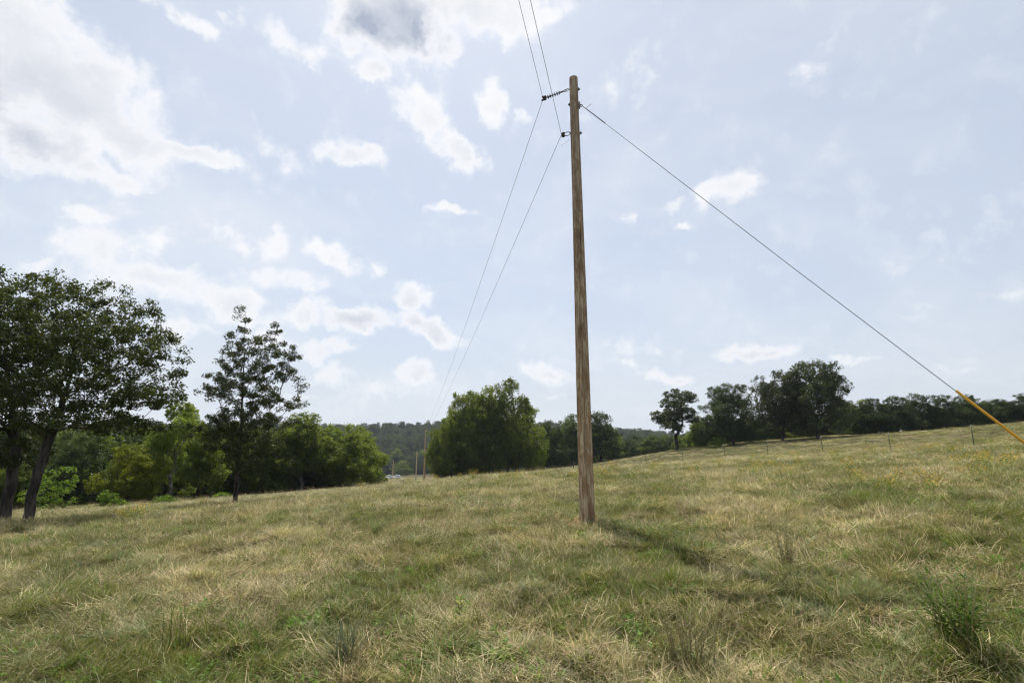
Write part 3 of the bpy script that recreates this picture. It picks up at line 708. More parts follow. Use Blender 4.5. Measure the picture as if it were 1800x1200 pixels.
# suspension insulator pulled sideways by the conductor
I0 = pz(zA) + np.array([-.108, 0, 0]); I1 = at(957, 173, 10.5) - PB
dI = (I1 - I0); LI = np.linalg.norm(dI); dI = dI / LI
ins = MB(); ins.tube([I0 + dI * .16, I1 - dI * .08], .012, 8)
ins.tube([I0 + dI * .14, I0 + dI * .22], .021, 10); ins.tube([I1 - dI * .17, I1 - dI * .07], .021, 10)
ins = ins.build('insulator', M_POLY, pole, True)
Vs, Fs = lathe([(.012, -.012), (.047, -.004), (.049, 0), (.012, .012)], 16)
shed_me = mesh_data('shed', Vs @ aim(dI).T, [np.array([f for f in Fs if len(f) == 4])] + [np.array([f]) for f in Fs if len(f) != 4], M_POLY, True)
for k in range(6): obj('shed', shed_me, ins, I0 + dI * (.255 + .058 * k))
ey = MB(); ring_n = 14
def ring(mb, c, u, v, r_, t_, ru=None):
    pts = [np.array(c) + math.cos(a) * r_ * np.array(u) + math.sin(a) * (ru or r_) * np.array(v) for a in np.linspace(0, 2 * math.pi, ring_n + 1)]
    mb.tube(pts, t_, 6)
ey.tube([I0 + np.array([.06, 0, 0]), I0 - np.array([.03, 0, 0])], .011, 8); ring(ey, I0 + dI * .055, dI, (0, 0, 1), .032, .009); ring(ey, I0 + dI * .11, dI, (0, 1, 0), .034, .009)
ey.build('eye_bolt', M_RUST, pole, True)
cl_ = MB(); cl_.box(I1 - dI * .02, (.11, .05, .05), aim(dI)); cl_.tube([I1 + np.array([-.05, -.07, .0]), I1 + np.array([0, 0, -.025]), I1 + np.array([-.05, .07, -.0])], .026, 8)
cl_.tube([I1 + np.array([-.04, 0, -.06]), I1 + np.array([-.02, 0, .06])], .009, 6)
cl_.build('conductor_clamp', M_RUST, pole)
# neutral: swinging clevis with spool
N0 = pz(zN) + np.array([-.108, 0, 0]); N1 = at(990, 237, 10.5) - PB
nc = MB(); mid_ = (N0 + N1) / 2; ax = (N1 - N0); LN = np.linalg.norm(ax); ax /= LN
nc.tube([N0 + np.array([.04, 0, 0]), N0 - np.array([.02, 0, 0])], .011, 8)
ring(nc, mid_ + ax * .0, ax, np.cross(ax, (0, 1, 0)), LN * .5, .010, .045)
nc.build('clevis', M_RUST, pole, True)
sp = MB(); V, F = lathe([(.040, -.045), (.042, -.02), (.024, -.008), (.024, .008), (.042, .02), (.040, .045)], 14); sp.add(V + N1, F); sp.build('spool', M_RUST, pole, True)
# guy attachment and hardware
gh = MB(); Gp = pz(zG) + np.array([.108, 0, 0]); gh.box(Gp + np.array([.012, 0, -.02]), (.03, .06, .16)); gh.tube([Gp + np.array([-.02, 0, 0]), Gp + np.array([.075, 0, -.01])], .012, 8)
ring(gh, Gp + np.array([.06, 0, -.03]), (1, 0, 0), (0, 0, 1), .026, .008); gh.build('guy_hook', M_STEEL, pole)
tw = MB(); q0 = pz(zN - .08) + np.array([-.11, -.02, 0]); tw.tube([q0, q0 + np.array([-.05, 0, -.12]), q0 + np.array([-.16, 0, -.22]), q0 + np.array([-.21, 0, -.27]), q0 + np.array([-.23, 0, -.22])], .0035, 5); tw.build('bond_wire', M_STEEL, pole)

# far poles
def far_pole(px, Y, top, label):
    b_ = on_ground(px, Y); h = ztop(top, Y) - b_[2]
    r_ = empty('utility_pole', b_); tag(r_, label, 'utility pole', 'utility poles of the line')
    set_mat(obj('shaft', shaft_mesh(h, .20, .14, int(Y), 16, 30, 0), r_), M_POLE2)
    i_ = MB(); V, F = lathe([(.02, 0), (.02, .14), (.06, .16), (.075, .20), (.045, .25), (.06, .28), (.03, .36)], 10); i_.add(V + np.array([0, 0, h]), F); i_.build('insulator', M_POLY, r_, True)
    c_ = MB(); c_.box((-.16, 0, h - 1.1), (.14, .05, .06)); V, F = lathe([(.035, -.05), (.02, 0), (.035, .05)], 8); c_.add(V + np.array([-.24, 0, h - 1.1]), F); c_.build('clevis', M_RUST, r_)
    return b_, h
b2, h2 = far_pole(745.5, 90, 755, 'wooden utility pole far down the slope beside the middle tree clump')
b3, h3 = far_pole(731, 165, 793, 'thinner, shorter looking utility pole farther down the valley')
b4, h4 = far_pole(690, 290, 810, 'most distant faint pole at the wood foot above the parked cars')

def wire(name, a, b, sag, rad, label, mat=M_CABLE, k=40, cat='power line', grp='overhead wires'):
    t = np.linspace(0, 1, k)[:, None]; a = np.array(a); b = np.array(b); P = a * (1 - t) + b * t; P[:, 2] -= (4 * sag * t * (1 - t))[:, 0]
    w_ = MB(); w_.tube(P - a, rad, 6); o = w_.build(name, mat, None, True, a); tag(o, label, cat, grp); return o
C0 = PB + I1 + np.array([-.03, 0, -.02]); N_ = PB + N1 + np.array([-.04, 0, 0])
def back(P0, px, zrise, dist):
    d = ray(px, 0); q = np.array([0, 0, EYE]) + d * ((P0[2] + zrise - EYE) / d[2]); v = q - P0; v[2] = 0; v /= np.linalg.norm(v)
    return P0 + v * dist + np.array([0, 0, .4])
wire('overhead_conductor', C0, back(C0, 912, -.05, 55), .45, .0048, 'upper overhead wire running from the insulator up out of the frame', k=60)
wire('overhead_conductor', N_, back(N_, 933, -.05, 55), .45, .0048, 'lower overhead wire running from the clevis up out of the frame', k=60)
T2 = b2 + np.array([0, 0, h2 + .3]); T2n = b2 + np.array([-.27, 0, h2 - 1.1]); T3 = b3 + np.array([0, 0, h3 + .3]); T3n = b3 + np.array([-.27, 0, h3 - 1.1])
wire('overhead_conductor', C0, T2, .75, .0052, 'upper overhead wire going from the insulator to the far pole')
wire('overhead_conductor', N_, T2n, .75, .0052, 'lower overhead wire going from the clevis to the far pole')
wire('overhead_conductor', T2, T3, .5, .010, 'upper wire between the two distant poles')
wire('overhead_conductor', T2n, T3n, .5, .010, 'lower wire between the two distant poles')
T4 = b4 + np.array([0, 0, h4 - .3])
wire('overhead_conductor', T3n, T4, 1.2, .011, 'faint distant wire leading from the farther pole to the most distant pole')
sp_ = MB(); q1 = N_ + (T2n - N_) * .0037; q2 = N_ + (T2n - N_) * .0046

# guy wire with yellow guard
GA = PB + Gp + np.array([.075, 0, -.03]); GT = np.array([0, 0, EYE]) + ray(1680, 686) * 9.0
vg = GT - GA; vg /= np.linalg.norm(vg); tt = 0.0; q = GT.copy()
while q[2] > gz(q[0], q[1]): q = q + vg * .02
GE = q
guy = empty('guy_wire', GE); tag(guy, 'steel guy wire slanting down from the tall pole with a yellow plastic guard', 'guy wire')
s_ = MB(); s_.tube([GA - GE, (GA - GE) * .5 + np.array([0, 0, -.03]), vg * .15], .0062, 6); s_.build('strand', M_CABLE, guy, True)
s_ = MB(); Lg = np.linalg.norm(GE - GT); s_.tube([-vg * Lg, -vg * (Lg - .01), -vg * (Lg * .5), -vg * .05], [.016, .022, .023, .023], 10); s_.build('guard', M_YGUARD, guy, True)
s_ = MB(); s_.tube([GA - GE + vg * .0, GA - GE + vg * .75], .012, 6); s_.build('wrap_grip', M_STEEL, guy, True)
s_ = MB(); e = GA - GE + vg * .12; s_.tube([e, e + np.array([.12, -.02, .10])], .006, 5); s_.build('wire_tail', M_RUST, guy)
s_ = MB(); s_.tube([vg * -.12, vg * .35], .012, 6); ring(s_, vg * -.1, (1, 0, 0), (0, 0, 1), .03, .009); s_.build('anchor_rod', M_STEEL, guy)

# ------------------------------------------------------------------ fence across the slope
fence = empty('wire_fence', on_ground(1710, 34.3)); tag(fence, 'low wire fence on thin dark steel posts crossing the slope', 'fence')
F0 = np.array(fence.location)
def tpost_mesh():
    b_ = MB(); b_.box((0, 0, .55), (.010, .036, 1.5)); b_.box((0, .018, .55), (.036, .008, 1.5))
    for k in range(9): b_.box((.0, -.022, .25 + .11 * k), (.012, .010, .02))
    return b_.data('post', M_POST)
TPM = tpost_mesh(); tip = MB(); tip.box((0, 0, 1.255), (.014, .042, .11)); tip.box((0, .019, 1.255), (.040, .012, .11)); TIP = tip.data('tip', M_WHITE)
posts = []; rng = rs(5)
Yp = [29.8, 34.3, 38.6, 43.0, 47.4, 51.5, 56.3, 61.2, 66.2, 74.2, 78.9, 83.0, 87.9, 92.6, 97.2, 101.8, 106.6]
for i, Y in enumerate(Yp):
    X = 48.8 - .54 * Y; X = gx(403 + 44900 / Y, Y); p_ = np.array([X, Y, gz(X, Y)]); posts.append(p_)
    if abs(Y - 74.2) < .1: continue
    po = obj('post', TPM, fence, p_ - F0); po.rotation_euler = (rng.normal() * .03, rng.normal() * .05 - (.08 if Y < 40 else 0), .5)
    if i in (1, 2, 3, 5): obj('tip', TIP, po)
bx_ = MB(); P9 = posts[9] - F0; dv = np.array([.8, -.6, 0]) * 1.0          # wooden corner brace half hidden by the pole
for off in (0.0, 2.0): bx_.tube([P9 + dv * off + np.array([0, 0, -.2]), P9 + dv * off + np.array([0, 0, 1.5])], .075, 10)
bx_.tube([P9 + np.array([0, 0, 1.4]), P9 + dv * 2 + np.array([0, 0, 1.4])], .05, 8); bx_.tube([P9 + np.array([0, 0, .25]), P9 + dv * 2 + np.array([0, 0, .25])], .04, 8)
bx_.build('corner_brace', bark_mat('old_timber', (.03, .026, .022), (.09, .08, .07)), fence)
for hh in (.45, .75, 1.08):
    w_ = MB(); w_.tube([p_ - F0 + np.array([0, 0, hh]) for p_ in posts], .003, 4); w_.build('fence_wire', M_STEEL, fence)

# ------------------------------------------------------------------ parked cars far down the field
M_CAR = plain_mat('white_paint', (.80, .81, .83), .25, 0, .03, 2); M_GLS = plain_mat('car_glass', (.02, .025, .03), .08); M_TYRE = plain_mat('tyre_rubber', (.02, .02, .02), .8); M_RIM = plain_mat('alloy', (.4, .4, .42), .35, .7); M_LAMP = plain_mat('lamp_glass', (.7, .7, .65), .15)
def car(px, Y, rz, label, boxy):
    b_ = on_ground(px, Y); r_ = empty('parked_car', b_, rz); tag(r_, label, 'car', 'cars parked at the far wood')
    def loft(prof, hw, inset, name, mat, parent):
        n_ = len(prof); V = []
        for (y_, s_) in ((-hw, 1 - inset), (-hw * .9, 1.0), (hw * .9, 1.0), (hw, 1 - inset)):
            cz = sum(p[1] for p in prof) / n_; cx = sum(p[0] for p in prof) / n_
            V += [(cx + (x - cx) * s_, y_, cz + (z - cz) * s_) for x, z in prof]
        F = [(k * n_ + j, k * n_ + (j + 1) % n_, (k + 1) * n_ + (j + 1) % n_, (k + 1) * n_ + j) for k in range(3) for j in range(n_)] + [tuple(range(n_))[::-1], tuple(3 * n_ + j for j in range(n_))]
        m_ = MB(); m_.add(V, F); return m_.build(name, mat, parent)
    body = [(-2.2, .35), (-2.25, .6), (-2.15, .88), (-1.3, .95), (1.0, .95), (2.0, .82), (2.25, .62), (2.2, .32), (1.8, .25), (-1.8, .25)]
    cab = [(-1.75 if boxy else -1.5, .94), (-1.5 if boxy else -.9, 1.5 if not boxy else 1.66), (.1, 1.52 if not boxy else 1.68), (.95, .94)]
    loft(body, .88, .06, 'body', M_CAR, r_); cb = loft(cab, .72, .05, 'cabin', M_CAR, r_)
    zt = cab[1][1]
    wn_ = MB(); wn_.box((-.35, -.712, (zt + .96) / 2), (1.7, .04, (zt - .96) * .62)); wn_.build('side_window', M_GLS, cb)
    wn_ = MB(); wn_.box((-.35, .712, (zt + .96) / 2), (1.7, .04, (zt - .96) * .62)); wn_.build('side_window', M_GLS, cb)
    a = math.atan2(.85, zt - .94); wn_ = MB(); wn_.box((.55, 0, (zt + .96) / 2), (.03, 1.25, (zt - .94) * 1.25), np.array(Matrix.Rotation(-a, 3, 'Y'))); wn_.build('windscreen', M_GLS, cb)
    for sx in (-1.35, 1.35):
        for sy in (-.80, .80):
            V, F = lathe([(.30, -.1), (.33, -.07), (.33, .07), (.30, .1)], 16); M_ = aim((0, 1, 0)); w_ = MB(); w_.add(V @ M_.T + np.array([sx, sy, .33]), F); wh = w_.build('wheel', M_TYRE, r_)
            V, F = lathe([(.20, -.105), (.20, .105)], 12); w_ = MB(); w_.add(V @ M_.T + np.array([sx, sy, .33]), F); w_.build('rim', M_RIM, wh)
    for sy in (-.6, .6): w_ = MB(); w_.box((2.2, sy, .68), (.1, .34, .13)); w_.build('headlight', M_LAMP, r_)
car(683, 262, R(205), 'white car parked at the far wood, the one nearer the trees', False)
car(696.5, 268, R(215), 'boxier white car parked at the far wood, nearer the distant poles', True)

# ------------------------------------------------------------------ meadow grass: clumps of real blades scattered over the ground
def blades(name, rng, n_, rad, L, wid, lean, curl, mat, seg=3, dirbias=0.0, z0=0.0, twist=.4):
    """n blades: base in a disc, leaning outward / along +x, curling over"""
    th = rng.uniform(0, 2 * math.pi, n_); r_ = rad * np.sqrt(rng.rand(n_)); bx = r_ * np.cos(th); by = r_ * np.sin(th)
    az = np.where(rng.rand(n_) < dirbias, rng.normal(0, .45, n_), rng.uniform(0, 2 * math.pi, n_))
    ln = rng.uniform(lean[0], lean[1], n_); cu = rng.uniform(curl[0], curl[1], n_); Ls = rng.uniform(L[0], L[1], n_); W_ = wid * rng.uniform(.6, 1.3, n_)
    P = np.stack([bx, by, np.full(n_, z0) - .02], 1); pts = [P.copy()]; ang = ln.copy(); dz_az = rng.normal(0, twist, n_)
    for k in range(seg):
        d = np.stack([np.sin(ang) * np.cos(az), np.sin(ang) * np.sin(az), np.cos(ang)], 1); P = P + d * (Ls / seg)[:, None]
        P[:, 2] = np.maximum(P[:, 2], .008 + rng.rand(n_) * .03); pts.append(P.copy()); ang = ang + cu / seg; az = az + dz_az / seg
    side = np.stack([-np.sin(az), np.cos(az), rng.normal(0, .35, n_)], 1); side /= np.linalg.norm(side, axis=1)[:, None]
    V = []; 
    for k in range(seg + 1):
        w_ = (W_ * (1 - .85 * (k / seg) ** 1.6))[:, None] * .5
        V += [pts[k] - side * w_, pts[k] + side * w_]
    V = np.stack(V, 1)                                   # n, 2(seg+1), 3
    m_ = 2 * (seg + 1); base = np.arange(n_)[:, None] * m_
    F = np.concatenate([base + np.array([[2 * k, 2 * k + 1, 2 * k + 3, 2 * k + 2]]) for k in range(seg)], 0)
    return V.reshape(-1, 3), F
def clump(name, parts, mats):
    V = []; F = []; mi = []; off = 0
    for (v, f), k in parts:
        V.append(v); F.append(f + off); mi.append(np.full(len(f), k)); off += len(v)
    me = mesh_data(name, np.concatenate(V), [np.concatenate(F)])
    for m_ in mats: me.materials.append(m_)
    me.polygons.foreach_set('material_index', np.concatenate(mi).astype(np.int32)); me.update()
    return hidden_proto(name, me)
DRY = (.53, .435, .25)
G_MAT = grass_mat('matted_grass', (.070, .098, .016), (.21, .225, .062), DRY, .38)
G_GRN = grass_mat('green_grass', (.060, .105, .012), (.16, .215, .035), (.40, .35, .14), .12)
G_GRY = grass_mat('grey_green_grass', (.11, .145, .060), (.23, .26, .12), DRY, .22)
G_DRY = grass_mat('straw', (.19, .155, .065), (.30, .24, .11), (.64, .52, .31), .65)
G_BRN = grass_mat('brown_thatch', (.14, .095, .055), (.25, .17, .10), (.38, .27, .17), .4, .2)
G_WEED = grass_mat('broad_weed', (.055, .120, .012), (.13, .22, .03), (.25, .24, .06), .06, .4)
G_GOLD = plain_mat('goldenrod_flower', (.62, .40, .02), .7, 0, .25, 8)
rng = rs(101)
CL = []
for k in range(3):   # lodged, combed flat
    CL.append(clump('matted_clump', [(blades('b', rng, 88, .26, (.13, .40), .0098, (.95, 1.6), (-.1, .8), None, 3, .55, 0.0, 1.1), 0), (blades('b', rng, 38, .26, (.08, .32), .0090, (.6, 1.55), (-.3, .8), None, 3, .2, 0.0, .9), 1), (blades('b', rng, 16, .3, (.08, .22), .006, (.1, .8), (.2, 1.0), None, 2), 2)], [G_MAT, G_DRY, G_GRN]))
for k in range(2):   # green tuft
    CL.append(clump('green_tuft', [(blades('b', rng, 60, .12, (.12, .36), .0100, (.05, .75), (.3, 1.5), None, 3), 0), (blades('b', rng, 18, .15, (.15, .40), .005, (.2, 1.2), (.2, 1.2), None, 3), 1)], [G_GRN, G_DRY]))
for k in range(2):   # grey-green tuft
    CL.append(clump('fescue_tuft', [(blades('b', rng, 74, .14, (.15, .42), .0080, (.1, 1.1), (.5, 2.0), None, 4), 0), (blades('b', rng, 25, .18, (.15, .40), .005, (.3, 1.3), (.2, 1.2), None, 3), 1)], [G_GRY, G_DRY]))
for k in range(2):   # straw thatch
    CL.append(clump('straw_clump', [(blades('b', rng, 66, .24, (.10, .36), .0088, (.4, 1.55), (-.2, .9), None, 3, .15, 0.0, 1.0), 0), (blades('b', rng, 40, .24, (.10, .30), .005, (.5, 1.5), (0, .8), None, 2), 1)], [G_DRY, G_BRN]))
def stalks(rng, n_, h, lean):
    v, f = blades('s', rng, n_, .18, h, .0042, lean, (.05, .45), None, 4, .3)
    return v, f
def seedheads(rng, v, n_, seg=4, L=.05, per=7):
    tips = v.reshape(n_, 2 * (seg + 1), 3)[:, -1]; prev = v.reshape(n_, 2 * (seg + 1), 3)[:, -4]; d = tips - prev; d /= np.linalg.norm(d, axis=1)[:, None] + 1e-9
    C_ = np.repeat(tips, per, 0) - np.repeat(d, per, 0) * (rng.rand(n_ * per, 1) * L * 2.4) + rng.normal(size=(n_ * per, 3)) * .008
    a = rng.normal(size=(n_ * per, 3)); a /= np.linalg.norm(a, axis=1)[:, None]; a = a * .5 + np.repeat(d, per, 0); b = np.cross(a, rng.normal(size=(n_ * per, 3))); b /= np.linalg.norm(b, axis=1)[:, None] + 1e-9
    s_ = L * .32; V = np.stack([C_ - a * s_, C_ + b * s_ * .3, C_ + a * s_, C_ - b * s_ * .3], 1).reshape(-1, 3)
    return V, np.arange(len(V)).reshape(-1, 4)
for k in range(2):   # taller seeding stems
    v, f = stalks(rng, 14, (.35, .75), (.1, .8)); CL.append(clump('seed_stems', [((v, f), 0), (seedheads(rng, v, 14), 1), (blades('b', rng, 30, .2, (.12, .35), .0055, (.2, 1.2), (.2, 1.), None, 3), 2)], [G_DRY, G_BRN, G_MAT]))
def weed(rng, n_, h, size, spread):
    V = []; st = []
    for i in range(n_):
        a = rng.uniform(0, 6.28); l = rng.uniform(.05, .6); H_ = rng.uniform(*h); top = np.array([math.cos(a) * math.sin(l) * H_, math.sin(a) * math.sin(l) * H_, math.cos(l) * H_]); base = np.array([rng.normal() * spread, rng.normal() * spread, 0])
        for q in range(9):
            t = .2 + .8 * q / 8; c_ = base + top * t; az = rng.uniform(0, 6.28); d = np.array([math.cos(az), math.sin(az), rng.uniform(-.1, .8)]); d /= np.linalg.norm(d); b = np.cross(d, (0, 0, 1)); b /= np.linalg.norm(b) + 1e-9; s_ = size * rng.uniform(.6, 1.2)
            V += [c_, c_ + d * s_ * .5 + b * s_ * .17, c_ + d * s_, c_ + d * s_ * .5 - b * s_ * .17]
    V = np.array(V); return V, np.arange(len(V)).reshape(-1, 4)
for k in range(2): CL.append(clump('low_weed', [(weed(rng, 9, (.12, .26), .075, .09), 0), (blades('b', rng, 14, .15, (.1, .28), .005, (.2, 1.0), (.2, 1.), None, 3), 1)], [G_WEED, G_MAT]))
N_MAT, N_GRN, N_GRY, N_DRY, N_STEM, N_WEED = (0, 3), (3, 2), (5, 2), (7, 2), (9, 2), (11, 2)
def meadow():
    rng = rs(9); P = []; RT_ = []; SC = []; ID = []
    for (r0, r1, dn_, s0, s1) in ((1.6, 7, 100, .50, .85), (7, 14, 58, .6, 1.0), (14, 28, 20, .8, 1.3), (28, 60, 5.0, 1.2, 2.0), (60, 120, 1.4, 1.5, 2.6), (120, 330, .16, 2.2, 3.8)):
        half = R(62); n_ = int(half * (r1 * r1 - r0 * r0) * dn_)
        r_ = np.sqrt(rng.uniform(r0 * r0, r1 * r1, n_)); a = rng.uniform(-half, half, n_); x = r_ * np.sin(a); y = r_ * np.cos(a); z = ground(x, y)
        dryn = fbm(x * 1.1, y * 1.1, 21, 3); grn = fbm(x * .8 + 9, y * .8, 31, 3); stm = fbm(x * .3, y * .3, 41, 2); wd = fbm(x * .9, y * .9, 51, 2)
        u = rng.rand(n_); kind = np.zeros(n_, int)
        far = sstep(25, 60, r_)
        wm = 1.1 - .6 * far + 0 * r_; wg = np.clip((grn - .38) * 4.0, .02, .9) + .12 * far; wy = np.clip((.48 - grn) * 3.5, .10, .9); wdry = np.clip((dryn - .45) * 4.0, .03, .8) * (1 - .5 * far); ws = np.clip((stm - .31) * .9, .03, .35) + .15 * far; ww = np.clip((wd - .38) * 2.4, .008, .5) * (1 - far * .5)
        Wt = np.stack([wm, wg, wy, wdry, ws, ww], 1); Wt /= Wt.sum(1)[:, None]; cum = np.cumsum(Wt, 1); kind = (u[:, None] > cum).sum(1).clip(0, 5)
        first = np.array([N_MAT[0], N_GRN[0], N_GRY[0], N_DRY[0], N_STEM[0], N_WEED[0]])[kind]; num = np.array([3, 2, 2, 2, 2, 2])[kind]
        id_ = first + (rng.rand(n_) * num).astype(int)
        flow = fbm(x * .7, y * .7, 61, 2) * 6 * math.pi + rng.normal(0, .8, n_)
        rz = np.where((kind == 0) | (kind == 3), flow, rng.uniform(0, 6.28, n_))
        tl = rng.normal(0, .22, (n_, 2)) * (1 - .6 * far)[:, None]; s_ = rng.uniform(s0, s1, n_); hsc = np.minimum(s_, 1.1) * np.where(kind == 0, rng.uniform(.6, 1.3, n_), rng.uniform(.35, .85, n_)) * (1 - .3 * sstep(25, 60, r_))
        P.append(np.stack([x, y, z], 1)); RT_.append(np.stack([tl[:, 0], tl[:, 1], rz], 1)); SC.append(np.stack([s_, s_, hsc], 1)); ID.append(id_)
    P, RT_, SC, ID = map(np.concatenate, (P, RT_, SC, ID))
    dp = np.hypot(P[:, 0] - PB[0], P[:, 1] - PB[1]); k_ = (dp > .16) & ~((np.abs(P[:, 0] - PB[0]) < .45) & (P[:, 1] < PB[1]) & (P[:, 1] > PB[1] - .55) & (rs(3).rand(len(P)) < .45))
    return P[k_], RT_[k_], SC[k_], ID[k_]
P_, RT_, SC_, ID_ = meadow()
scatter('grass', P_, RT_, SC_, ID_, CL, 'matted dry and green meadow grass covering the slope', 'grass')
# goldenrod flowering in drifts on the slope
def goldenrod(rng):
    V = []; F = []
    v, f = blades('s', rng, 10, .16, (.30, .55), .007, (.02, .35), (.0, .2), None, 4); tips = v.reshape(10, 10, 3)[:, -1]
    n_ = 120; C_ = tips[rng.randint(0, 10, n_)] + rng.normal(size=(n_, 3)) * np.array([.06, .06, .05]); a = rng.normal(size=(n_, 3)); a /= np.linalg.norm(a, axis=1)[:, None]; b = np.cross(a, rng.normal(size=(n_, 3))); b /= np.linalg.norm(b, axis=1)[:, None]
    s_ = .018; fv = np.stack([C_ - a * s_, C_ + b * s_ * .6, C_ + a * s_, C_ - b * s_ * .6], 1).reshape(-1, 3)
    return clump('goldenrod', [((v, f), 0), ((fv, np.arange(len(fv)).reshape(-1, 4)), 1), (weed(rng, 10, (.3, .55), .10, .10), 0)], [G_WEED, G_GOLD])
GR = [goldenrod(rs(300 + k)) for k in range(2)]
rng = rs(55); gp = []
for (px, py, n_, sx) in ((1385, 806, 10, 40), (1480, 804, 14, 60), (1400, 812, 8, 20), (1350, 835, 10, 60), (1575, 798, 5, 15), (1640, 798, 6, 20), (1760, 822, 12, 40), (1720, 820, 6, 30), (1290, 830, 8, 50), (1060, 845, 14, 60), (960, 845, 14, 80), (860, 845, 16, 80), (760, 849, 12, 60), (1160, 832, 10, 60), (1500, 845, 6, 90), (1610, 850, 4, 60), (225, 922, 2, 6), (360, 892, 3, 10), (700, 858, 6, 60), (1450, 830, 6, 70), (1545, 860, 5, 60)):
    c_ = ground_hit(px, py); w_ = sx / 900 * c_[1]
    for k in range(max(2, n_ // 3)):
        x = c_[0] + rng.normal() * w_ * .7; y = c_[1] + rng.normal() * w_ * 1.2; gp.append((x, y, gz(x, y)))
gp = np.array(gp); n_ = len(gp)
scatter('goldenrod', gp, np.stack([rng.normal(0, .1, n_), rng.normal(0, .1, n_), rng.uniform(0, 6, n_)], 1), np.repeat(rng.uniform(.8, 1.25, n_)[:, None], 3, 1), rng.randint(0, 2, n_), GR, 'yellow goldenrod flowering in drifts over the slope', 'wildflowers')

# ------------------------------------------------------------------ single plants one can pick out
def plant(name, px, py, label, cat, build, grp=None, rz=0):
    r_ = ground_hit(px, py); e_ = empty(name, r_, rz); tag(e_, label, cat, grp); build(e_); return e_
def bushy(rng, n_, H, spread, lsize, wid, mat, stemmat, lean=.55, per=26):
    def f(e_):
        V = []; stem = MB()
        for i in range(n_):
            a = rng.uniform(0, 6.28); l = rng.uniform(.03, lean); h = H * rng.uniform(.6, 1.05); top = np.array([math.cos(a) * math.sin(l) * h, math.sin(a) * math.sin(l) * h, math.cos(l) * h]); base = np.array([math.cos(a), math.sin(a), 0]) * rng.rand() * spread
            stem.tube([base + np.array([0, 0, -.03]), base + top * .5 + np.array([0, 0, .02]), base + top], [.004, .003, .0015], 4)
            for q in range(per):
                t = .18 + .82 * q / (per - 1); c_ = base + top * t; az = q * 2.4 + rng.normal() * .4; d = np.array([math.cos(az), math.sin(az), rng.uniform(.1, 1.1)]); d /= np.linalg.norm(d); b = np.cross(d, (0, 0, 1)); b /= np.linalg.norm(b) + 1e-9; s_ = lsize * rng.uniform(.6, 1.2) * (1.1 - .4 * t)
                V += [c_, c_ + d * s_ * .5 + b * s_ * wid, c_ + d * s_ - np.array([0, 0, s_ * .12]), c_ + d * s_ * .5 - b * s_ * wid]
        V = np.array(V); stem.build('stem', stemmat, e_); obj('foliage', mesh_data('foliage', V, [np.arange(len(V)).reshape(-1, 4)], mat), e_)
    return f
G_BUSH = leaf_mat('weed_leaf', (.055, .105, .016), (.13, .20, .035), (.20, .32, .04), .45)
G_BUSH2 = leaf_mat('pale_weed_leaf', (.08, .09, .03), (.20, .19, .08), (.25, .24, .06), .35)
G_STEM = plain_mat('weed_stem', (.30, .25, .11), .7)
plant('leafy_weed', 1692, 1150, 'bushy bright green weed in the lower right corner of the meadow', 'plant', bushy(rs(61), 30, .60, .14, .095, .12, G_BUSH, G_STEM, .6, 20))
plant('leafy_weed', 660, 948, 'rounded bright green weed clump left of the tall pole', 'plant', bushy(rs(62), 26, .42, .12, .08, .10, G_BUSH, G_STEM, .5, 20))
plant('flowering_weed', 1385, 1002, 'upright airy weed with pale tan flower tips right of the pole shadow', 'plant', bushy(rs(63), 13, .62, .10, .06, .14, G_BUSH2, G_STEM, .35, 30))
plant('flowering_weed', 1215, 1185, 'airy pale weed with tiny tan flowers at the bottom edge', 'plant', bushy(rs(64), 22, .50, .16, .035, .18, G_BUSH2, G_STEM, .5, 30))
plant('leafy_weed', 1090, 800 + 140, 'small yellowish-green leafy weed beside the pole foot', 'plant', bushy(rs(65), 10, .22, .08, .10, .25, G_WEED, G_STEM, .8, 9))
plant('leafy_weed', 808, 1092, 'small broad-leaved green weed in the lower middle of the meadow', 'plant', bushy(rs(66), 8, .20, .06, .09, .25, G_WEED, G_STEM, .8, 9))
plant('dead_weed', 1205, 918, 'brown dead weed stalks standing right of the pole', 'plant', bushy(rs(67), 12, .48, .10, .045, .16, G_BRN, plain_mat('dead_stem', (.30, .21, .12), .8), .6, 18))
plant('dead_weed', 705, 905, 'brown dead weed clump far left of the pole beyond the green clump', 'plant', bushy(rs(68), 22, .60, .35, .035, .12, G_BRN, G_STEM, .5, 14))
def tuft(rng, n_, L, wid, mat, lean=(.03, .7)):
    def f(e_):
        v, f_ = blades('b', rng, n_, .09, L, wid, lean, (.1, 1.0), None, 5); obj('blades', mesh_data('blades', v, [f_], mat), e_)
        v, f_ = blades('b', rng, n_ // 3, .10, (L[0] * .6, L[1] * .7), wid, (.4, 1.3), (.1, 1.0), None, 4); obj('dead_blades', mesh_data('dead_blades', v, [f_], G_DRY), e_)
    return f
G_BLUE = grass_mat('blue_green_grass', (.085, .12, .085), (.17, .21, .15), DRY, .08)
plant('grass_tuft', 606, 1165, 'upright blue-green grass tuft at the bottom edge left of centre', 'grass tuft', tuft(rs(71), 90, (.25, .52), .008, G_BLUE))
plant('grass_tuft', 1178, 1030, 'dark green grass tuft below the pole shadow', 'grass tuft', tuft(rs(72), 120, (.2, .42), .007, G_GRN, (.1, .9)))
plant('grass_tuft', 305, 1155, 'tuft of arching dark stems near the lower left of the meadow', 'grass tuft', tuft(rs(73), 26, (.4, .70), .008, G_GRN, (.05, .5)))
plant('grass_tuft', 310, 1030, 'drooping olive grass tussock in the left half of the meadow', 'grass tuft', tuft(rs(74), 160, (.3, .55), .006, G_MAT, (.6, 1.3)))
